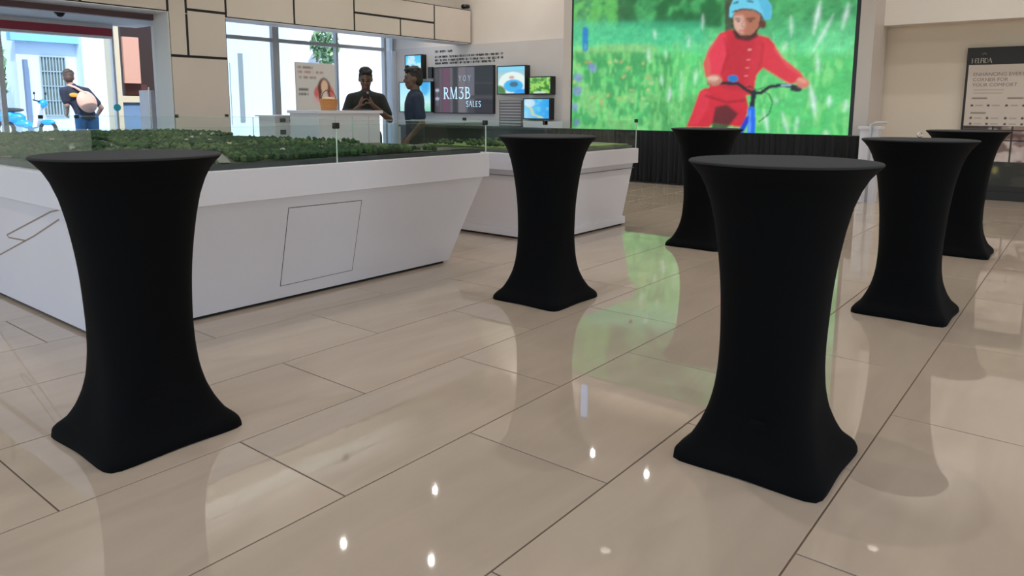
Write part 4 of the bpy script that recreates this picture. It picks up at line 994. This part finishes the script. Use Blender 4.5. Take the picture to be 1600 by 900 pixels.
# ------------------------------------------------------------------ people
def limb(bm, pts, rad, seg=12, sx=1, sy=1):
    P = [Vector(p) for p in pts]; Q, Rr = [], []
    for i in range(len(P)-1):
        for k in range(5):
            t = k/5; Q.append(P[i].lerp(P[i+1], t)); Rr.append(rad[i]*(1-t)+rad[i+1]*t)
    Q.append(P[-1]); Rr.append(rad[-1]); tube(bm, Q, Rr, seg, True, 0, sx, sy)
    for p, r in zip(P, rad): ell(bm, p, (r, r, r), 10, 8)
def hand(bm, wrist, d, n, curl=.5, s=1):          # d: finger direction, n: palm-facing direction
    w, d, n = Vector(wrist), Vector(d).normalized(), Vector(n).normalized(); n = (n-d*n.dot(d)).normalized(); a = d.cross(n)*s
    for k in range(5): 
        q = w+d*(.02+.018*k); ell(bm, q, (.026, .026, .026), 10, 8)
        ell(bm, q+a*.02, (.017, .017, .017), 8, 6); ell(bm, q-a*.02, (.017, .017, .017), 8, 6)
    for k, (o_, L) in enumerate(((-.030, .062), (-.010, .075), (.010, .078), (.030, .068))):
        p0 = w+d*.09+a*o_; p1 = p0+(d*math.cos(curl)+n*math.sin(curl))*L*.45; p2 = p1+(d*math.cos(2*curl)+n*math.sin(2*curl))*L*.35; p3 = p2+(d*math.cos(2.6*curl)+n*math.sin(2.6*curl))*L*.25
        limb(bm, [w+d*.06+a*o_*.8, p0, p1, p2, p3], [.0105, .010, .009, .0085, .0075], 8)
    p0 = w+d*.03+a*.03; p1 = p0+(d*.6+a*.7+n*.3).normalized()*.04; p2 = p1+(d*.85+a*.2+n*.5).normalized()*.035
    limb(bm, [p0, p1, p2], [.013, .011, .009], 8)
def person(name, label, loc, rz, arms, skin, top, trousers, head_pitch=0, head_yaw=0, lean=0, hair_col=(.012, .010, .009), hair_tuft=True, sleeve='short', h=1.0, shoe=(.02, .02, .02), stance=.10, torso_shift=(0, 0)):
    """local frame: faces -Y, +X is the person's left; arms: per side (elbow, wrist, finger dir, palm dir, curl)"""
    t = thing(name, label, 'person', loc, rz); t.scale = (h, h, h)
    msk = mat('skin_'+label[:18], skin, .55, var=.06, vscale=20)
    sxh, syh = torso_shift
    L = Matrix.Translation((0, 0, .95)) @ Matrix.Rotation(lean, 4, 'X') @ Matrix.Translation((0, 0, -.95))
    up = lambda p: L @ Vector((p[0]+sxh*max(0, (p[2]-.95)/.5), p[1], p[2]))
    body, shirt, pants = bmesh.new(), bmesh.new(), bmesh.new()
    # legs
    for s in (-1, 1):
        hip, knee, ank = (s*.09, 0, .92), (s*(stance+.005), -.012, .50), (s*(stance+.01), .015, .09)
        limb(body, [hip, knee, ank], [.078, .055, .04]); ell(body, (s*(stance+.015), -.05, .035), (.042, .12, .035))
        limb(pants, [(s*.09, 0, .93), (s*(stance+.002), -.012, .52), (s*(stance+.01), .012, .07)], [.098, .078, .066])
    tor = [(.0, 0, .90, .155, .105), (0, .005, 1.0, .148, .10), (0, 0, 1.1, .142, .098), (0, -.005, 1.22, .158, .108), (0, 0, 1.33, .168, .108), (0, .008, 1.41, .150, .09), (0, .012, 1.455, .095, .07)]
    for bmx, e, lo in ((body, 0, 0), (shirt, .014, 1), (pants, .012, -1)):
        prev = None
        for i in range(len(tor)-1):
            for k in range(4):
                f = k/4; a, b = tor[i], tor[i+1]; x, y, z, rx, ry = [a[j]*(1-f)+b[j]*f for j in range(5)]
                if lo == 1 and z < .90: continue
                if lo == -1 and z > 1.0: continue
                c = up((x, y, z)); ell(bmx, c, (rx+e, ry+e, .045), 18, 8, Euler((lean, 0, 0)))
    # neck + head
    neck = up((0, .015, 1.42)); hc_ = up((0, -.015, 1.61))
    HM = Matrix.Translation(hc_) @ Matrix.Rotation(lean*.4, 4, 'X') @ Matrix.Rotation(head_yaw, 4, 'Z') @ Matrix.Rotation(head_pitch, 4, 'X')
    hp = lambda p: HM @ Vector(p); hr = HM.to_euler()
    limb(body, [neck, hp((0, .02, -.07))], [.056, .052])
    ell(body, hp((0, .01, .02)), (.076, .096, .098), 20, 14, hr); ell(body, hp((0, -.025, -.045)), (.058, .066, .07), 18, 12, hr); ell(body, hp((0, -.05, -.09)), (.034, .034, .026), 14, 10, hr)
    ell(body, hp((0, -.098, -.015)), (.014, .02, .022), 10, 8, hr); ell(body, hp((0, -.088, .012)), (.010, .014, .03), 10, 8, hr)
    ell(body, hp((0, -.086, -.058)), (.026, .012, .008), 10, 8, hr); ell(body, hp((0, -.082, -.070)), (.024, .012, .008), 10, 8, hr)
    for s in (-1, 1):
        ell(body, hp((s*.079, .015, 0)), (.010, .02, .032), 10, 8, hr); ell(body, hp((s*.032, -.078, .028)), (.026, .014, .009), 10, 8, hr)
        ell(body, hp((s*.042, -.066, -.02)), (.024, .022, .022), 10, 8, hr)
    for s, (el, wr, fd, pn, cu) in zip((-1, 1), arms):
        sh = up((s*.175, .01, 1.385))
        limb(body, [up((s*.12, .01, 1.40)), sh, Vector(el), Vector(wr)], [.055, .054, .040, .027]); hand(body, wr, fd, pn, cu, s)
        mid = sh.lerp(Vector(el), .72 if sleeve == 'short' else 1)
        limb(shirt, [up((s*.11, .01, 1.40)), sh, mid]+([Vector(el).lerp(Vector(wr), .55)] if sleeve == 'long' else []), [.068, .069, .062]+([.05] if sleeve == 'long' else []))
    limb(shirt, [up((0, .015, 1.43)), up((0, .012, 1.465))], [.075, .062])
    bo = voxel(body, 'body', .009, msk, t, 3)
    voxel(shirt, 'shirt', .014, mat('shirt_'+label[:18], top, .85, var=.12, vscale=14), t, 5)
    voxel(pants, 'trousers', .014, mat('trousers_'+label[:18], trousers, .85, var=.12, vscale=14), t, 5)
    hb_ = bmesh.new(); rr = random.Random(len(label))
    ell(hb_, hp((0, .028, .045)), (.084, .094, .084), 18, 12, hr); ell(hb_, hp((0, .055, -.01)), (.076, .066, .08), 16, 10, hr)
    for k in range(46):
        a = rr.uniform(0, 2*math.pi); e_ = rr.uniform(.25, 1.45); v = Vector((.078*math.cos(a)*math.cos(e_), .092*math.sin(a)*math.cos(e_)+.022, .055+.088*math.sin(e_)))
        ell(hb_, hp(v), (.02, .02, .02), 8, 6)
    if hair_tuft:
        for k in range(14): ell(hb_, hp((rr.uniform(-.06, .06), rr.uniform(-.07, .02), rr.uniform(.105, .15))), (.026, .028, .022), 8, 6)
    voxel(hb_, 'hair', .009, mat('hair_'+label[:18], hair_col, .6), t, 2)
    for s in (-1, 1):
        eb = bmesh.new(); ell(eb, hp((s*.032, -.083, .012)), (.011, .007, .006), 10, 8, hr); obj('eye', eb, mat('eye_dark', (.01, .008, .008), .2), t, True)
        eb = bmesh.new(); limb(eb, [hp((s*.016, -.092, .036)), hp((s*.034, -.090, .041)), hp((s*.05, -.079, .036))], [.004, .005, .003], 6); obj('eyebrow', eb, mat('hair_'+label[:18], hair_col), t, True)
        eb = bmesh.new(); ell(eb, (s*(stance+.015), -.055, .045), (.05, .135, .046), 14, 10); bx(eb, s*(stance+.015)-.048, s*(stance+.015)+.048, -.18, .075, 0, .03, .012); voxel(eb, 'shoe', .012, mat('shoe_%d' % int(shoe[0]*1000), shoe, .5), t, 3)
    return t, hp, up
# man photographing with a phone behind the counter
m1, hp1, _ = person('person', 'young man in a dark T-shirt holding up a phone behind the white counter', (5.71, 6.73, 0), math.radians(-40),
    [((-.27, -.06, 1.13), (-.08, -.27, 1.29), (.35, -.35, .85), (.9, .1, .3), .55), ((.28, -.10, 1.13), (.07, -.27, 1.31), (-.45, -.3, .85), (-.9, .1, .2), .55)],
    (.14, .075, .05), (.014, .016, .013), (.03, .035, .05), head_pitch=.38, h=.955, hair_tuft=True)
bm = bmesh.new(); bx(bm, -.037, .037, -.004, .004, -.075, .075, .003)
ph = thing('mobile_phone', 'mobile phone held in both hands by the man in the dark shirt', 'phone', Matrix.LocRotScale(m1.location, m1.rotation_euler, m1.scale) @ Vector((0, -.335, 1.40)), math.radians(-40)); ph.rotation_euler = (.5, 0, math.radians(-40))
obj('phone_body', bm, M_blackplastic, ph)
bm = bmesh.new(); bx(bm, -.033, .033, .004, .0046, -.07, .07); obj('display', bm, mat('phone_display', (.02, .02, .02), .1, emit=(.7, .75, .8), es=.6), ph)
bm = bmesh.new(); bx(bm, .005, .03, -.0065, -.004, .045, .07, .001); obj('camera_bump', bm, M_chrome, ph)
# man in navy, side on
person('person', 'young man in a navy shirt standing side-on before the beach screen', (5.872, 6.09, 0), math.radians(-141.5+14),
    [((-.24, .07, 1.10), (-.22, -.10, .90), (0, -.3, -.95), (1, 0, 0), .35), ((.24, .06, 1.10), (.23, -.12, .90), (0, -.3, -.95), (-1, 0, 0), .35)],
    (.15, .08, .055), (.016, .028, .055), (.02, .022, .03), head_pitch=.05, h=.955)
# person outside
p3 = onY(133, 150, 14.6)
m3, _, up3 = person('person', 'person in dark top and blue jeans outside the entrance, back turned to the room', (p3.x, 14.6, 0), math.radians(175),
    [((-.26, -.06, 1.10), (-.2, -.2, .93), (0, -.5, -.8), (1, 0, 0), .4), ((.27, -.05, 1.14), (.22, -.25, 1.02), (0, -.8, -.4), (-1, 0, 0), .4)],
    (.42, .25, .18), (.03, .035, .06), (.06, .20, .42), head_pitch=.15, head_yaw=-.25, lean=.22, hair_col=(.10, .06, .045), hair_tuft=False, h=1.08, torso_shift=(.14, 0))
bg = thing('sling_bag', 'peach shoulder bag on the back of the person outside', 'bag', m3.location, math.radians(175)); bg.scale = (1.08,)*3
bm = bmesh.new(); c = up3((-.05, .165, 1.17)); ell(bm, c, (.15, .07, .19), 20, 14, Euler((.22, .3, 0))); obj('bag_body', bm, mat('peach_canvas', S(238, 190, 170), .7, var=.05), bg, True)
bm = bmesh.new(); limb(bm, [up3((-.08, .20, 1.3)), up3((.02, .14, 1.42)), up3((.07, .05, 1.475)), up3((.09, -.08, 1.42))], [.022, .02, .02, .02]); obj('strap', bm, MATS['peach_canvas'], bg, True)
bm = bmesh.new(); ell(bm, up3((.09, .135, 1.29)), (.07, .015, .04), 14, 8, Euler((.2, 0, 0))); obj('orange_patch', bm, mat('orange_print', S(240, 170, 70), .7), bg, True)

# ------------------------------------------------------------------ outdoors
tag(box('ground_outside', -14, 26, 13.2, 40, -.13, -.01, mat('pale_paving', S(205, 205, 205), .85, var=.05, vscale=1)), kind='structure')
tag(box('ground_alcove', XP1, XW+8, 13.0, 13.25, -.13, -.011, MATS['pale_paving']), kind='structure')
YB = 25.0
ZP = .3
tag(box('ground_terrace', -14, 30, 21.5, 45, -.01, ZP, MATS['pale_paving']), kind='structure')
M_ext = mat('white_render', S(206, 224, 242), .85, var=.015, vscale=1.5)
hs = thing('white_house', 'white rendered house with grille window beyond the entrance glazing', 'building')
ex = lambda px, py, Y=YB: onY(px, py, Y)
xa, xb, xc = ex(26, 100).x, ex(119, 100).x, ex(179, 100).x+.4
box('wall', xa, xb, YB, YB+3, ZP, 6.0, M_ext, hs)
box('wing', xb, xc, YB-.5, YB+3, ZP, 6.0, M_ext, hs)
box('eave', xa-.2, xb, YB-.3, YB, ex(60, 66).z, ex(60, 54).z, mat('blue_eave', S(130, 190, 225), .7), hs)
wa, wb = ex(61, 88), ex(107, 180); gw = None
wn = box('window', wa.x, wb.x, YB-.03, YB+.02, wb.z, wa.z, mat('grille_dark', S(98, 116, 112), .4, var=.35, vscale=3), hs)
for k in range(9): x = wa.x+(wb.x-wa.x)*k/8; box('grille_bar', x-.016, x+.016, YB-.07, YB-.045, wb.z, wa.z, mat('grille_pale', S(150, 168, 176), .5), wn)
for k in range(5): z = wb.z+(wa.z-wb.z)*k/4; box('grille_bar', wa.x, wb.x, YB-.08, YB-.055, z-.016, z+.016, MATS['grille_pale'], wn)
box('corner_pier', xc-.75, xc-.4, YB-.62, YB-.5, ZP, 6.0, mat('pier_white', S(244, 248, 252), .8), hs)
pa_, pb_ = ex(33, 93), ex(46, 170); box('dark_column', pa_.x, pb_.x, YB-.2, YB-.05, ZP, pa_.z, mat('column_blue_grey', S(110, 130, 160), .6), hs)
# dark shop bay right of the entrance post
YQ = 15.2; sq = lambda px, py: onY(px, py, YQ)
sb = thing('shop_bay', 'dark brown shop bay with hanging pink-beige board right of the entrance post', 'shop bay')
box('back_wall', sq(181, 100).x+.35, sq(262, 100).x, YQ+.5, YQ+.6, 0, 3.2, mat('brown_dark', S(48, 34, 32), .7), sb)
box('side_post', sq(182, 100).x, sq(188, 100).x, YQ, YQ+.5, 0, 3.2, mat('post_cream', S(206, 196, 170), .7), sb)
box('board', sq(191, 60).x, sq(216, 60).x, YQ, YQ+.06, sq(205, 130).z, sq(205, 58).z, mat('board_pink', S(206, 160, 142), .7), sb)
box('lower_board', sq(198, 60).x, sq(232, 60).x, YQ+.2, YQ+.26, sq(205, 148).z, sq(205, 131).z, mat('brown_red', S(84, 46, 42), .7), sb)
box('counter', sq(188, 100).x, sq(236, 100).x, YQ+.05, YQ+.4, 0, sq(205, 160).z, mat('blue_grey_box', S(110, 140, 175), .6), sb)
box('counter_top', sq(188, 100).x, sq(236, 100).x, YQ, YQ+.45, sq(205, 160).z, sq(205, 150).z, MATS['post_cream'], sb)
dl = thing('door_leaf', 'narrow white door leaf standing open beside the panelled pier', 'door')
a, b = onY(236, 150, 11.9), onY(245, 150, 11.9); box('leaf', a.x, a.x+.06, 11.9, 12.3, .01, onY(238, 141, 11.9).z, mat('door_lilac', S(226, 222, 232), .5), dl)
bm = bmesh.new(); tube(bm, [(a.x-.02, 11.92, .2), (a.x-.02, 11.92, onY(232, 136, 11.9).z)], .012, 8); obj('handle_bar', bm, M_chrome, dl)
# building behind the alcove glazing
YH = 17.0; eh = lambda px, py: onY(px, py, YH)
h2 = thing('white_annex', 'white annex with dark slit windows behind the alcove glazing', 'building')
box('wall', eh(340, 100).x, eh(452, 100).x, YH, YH+3, 0, 4.4, M_ext, h2)
box('far_wall', eh(452, 100).x, eh(640, 100).x+2, YH+2, YH+2.3, 0, 5.5, mat('white_render_warm', S(220, 222, 234), .85), h2)
for p0, p1, y0_, y1_ in ((371, 383, 83, 190), (358, 363, 98, 195)):
    u_, w_ = eh(p0, y0_), eh(p1, y1_); box('slit_window', u_.x, w_.x, YH-.03, YH+.02, max(0, w_.z), u_.z, mat('slit_grey', S(128, 138, 146), .3), h2)
box('downpipe', eh(512, 60).x, eh(516, 60).x, YH+1.9, YH+2, 0, 5.5, M_ext, h2)
tag(box('pink_banner', eh(453, 0).x, eh(461, 0).x, YH-.25, YH-.2, -.01, eh(456, 113).z, mat('banner_pink', S(245, 190, 225), .6)), 'narrow pink banner outside behind the poster stand', 'banner')
# trees and shrubs outdoors
M_lf = [mat('leaf_dark', (.12, .24, .12), .8), mat('leaf_mid', (.18, .34, .18), .8), mat('leaf_light', (.32, .45, .24), .8)]
def tree(name, label, x, y, zc, rx, rz, n, leaf, seed):
    rr = random.Random(seed); t = thing(name, label, 'tree', (x, y, 0)); bm = bmesh.new()
    tube(bm, [(0, 0, -.01), (.03, 0, zc*.5), (0, .03, zc)], [.09, .07, .03], 8); obj('trunk', bm, mat('bark', (.09, .06, .04), .9), t)
    V, F, MI = [], [], []
    for i in range(n):
        while True:
            p = Vector((rr.uniform(-1, 1), rr.uniform(-1, 1), rr.uniform(-1, 1)))
            if p.length < 1: break
        p = Vector((p.x*rx, p.y*rx, zc+p.z*rz)); e = Euler((rr.uniform(0, 6), rr.uniform(0, 6), rr.uniform(0, 6))).to_matrix(); k = len(V); L = leaf*rr.uniform(.6, 1.3)
        V += [tuple(p+e@Vector(q)) for q in ((-L, 0, 0), (0, -L*.45, .1*L), (L, 0, 0), (0, L*.45, .1*L))]; F.append((k, k+1, k+2, k+3)); MI.append(rr.randint(0, 2))
    me = bpy.data.meshes.new('crown'); me.from_pydata(V, [], F)
    for m in M_lf: me.materials.append(m)
    me.polygons.foreach_set('material_index', MI); o = link('crown', me, None, t); tag(o, kind='stuff')
p = onY(3, 100, 24); tree('leafy_tree', 'leafy green tree at the left edge beyond the entrance glazing', p.x-.2, 24.5, 2.3, .42, 1.7, 1400, .11, 5)
p = onY(508, 75, 18.2); tree('young_tree', 'pale green young tree above the poster stand outside', p.x, 18.2, onY(508, 72, 18.2).z, .42, .55, 500, .10, 6)
# motor scooter
p = onY(42, 190, 23.4)
sc = thing('motor_scooter', 'bright blue motor scooter parked outside the entrance on the left', 'scooter', (p.x, 23.4, ZP), math.radians(-45)); sc.scale = (.92, .92, 1.0)
M_sc = mat('scooter_blue', S(30, 150, 225), .3, coat=.5); M_tyre = mat('tyre', (.03, .03, .03), .8)
for x in (-.6, .6):
    bm = bmesh.new(); tube(bm, [(x+.22*math.cos(a), 0, .26+.22*math.sin(a)) for a in [2*math.pi*i/24 for i in range(25)]], .05, 8, False); w_ = obj('wheel', bm, M_tyre, sc, True)
    bm = bmesh.new(); tube(bm, [(x, -.03, .26), (x, .03, .26)], .16, 16); obj('rim', bm, mat('rim_white', S(225, 228, 232), .4), w_)
bm = bmesh.new()
for x, z, rx, rz in ((-.55, .62, .3, .17), (-.3, .58, .28, .15), (-.1, .42, .25, .1), (.1, .36, .25, .08)): ell(bm, (x, 0, z), (rx, .15, rz), 18, 12)
voxel(bm, 'body_shell', .02, M_sc, sc)
bm = bmesh.new(); prism(bm, [(.22, .32), (.34, .34), (.5, .95), (.42, 1.0)], 'y', -.16, .16); obj('leg_shield', bm, mat('scooter_white', S(232, 238, 242), .35), sc)
bm = bmesh.new(); ell(bm, (.5, 0, .98), (.14, .14, .12), 16, 10); obj('headlamp_cowl', bm, M_sc, sc, True)
bm = bmesh.new(); ell(bm, (.6, 0, .46), (.22, .08, .08), 16, 10); obj('front_mudguard', bm, M_sc, sc, True)
bm = bmesh.new(); tube(bm, [(.6, 0, .26), (.46, 0, 1.0)], .03, 8); obj('fork', bm, M_alu, sc)
bm = bmesh.new(); tube(bm, [(.4, -.34, 1.08), (.46, -.15, 1.04), (.46, .15, 1.04), (.4, .34, 1.08)], .02, 8); obj('handlebar', bm, M_blackplastic, sc)
bm = bmesh.new(); ell(bm, (-.42, 0, .8), (.38, .13, .06), 18, 10); obj('seat', bm, mat('seat_dark', (.03, .03, .035), .5), sc, True)
for y in (-.3, .3):
    bm = bmesh.new(); tube(bm, [(.42, y, 1.08), (.44, y*1.1, 1.22)], .008, 6); ell(bm, (.44, y*1.1, 1.26), (.02, .06, .04), 10, 8); obj('mirror', bm, M_blackplastic, sc, True)
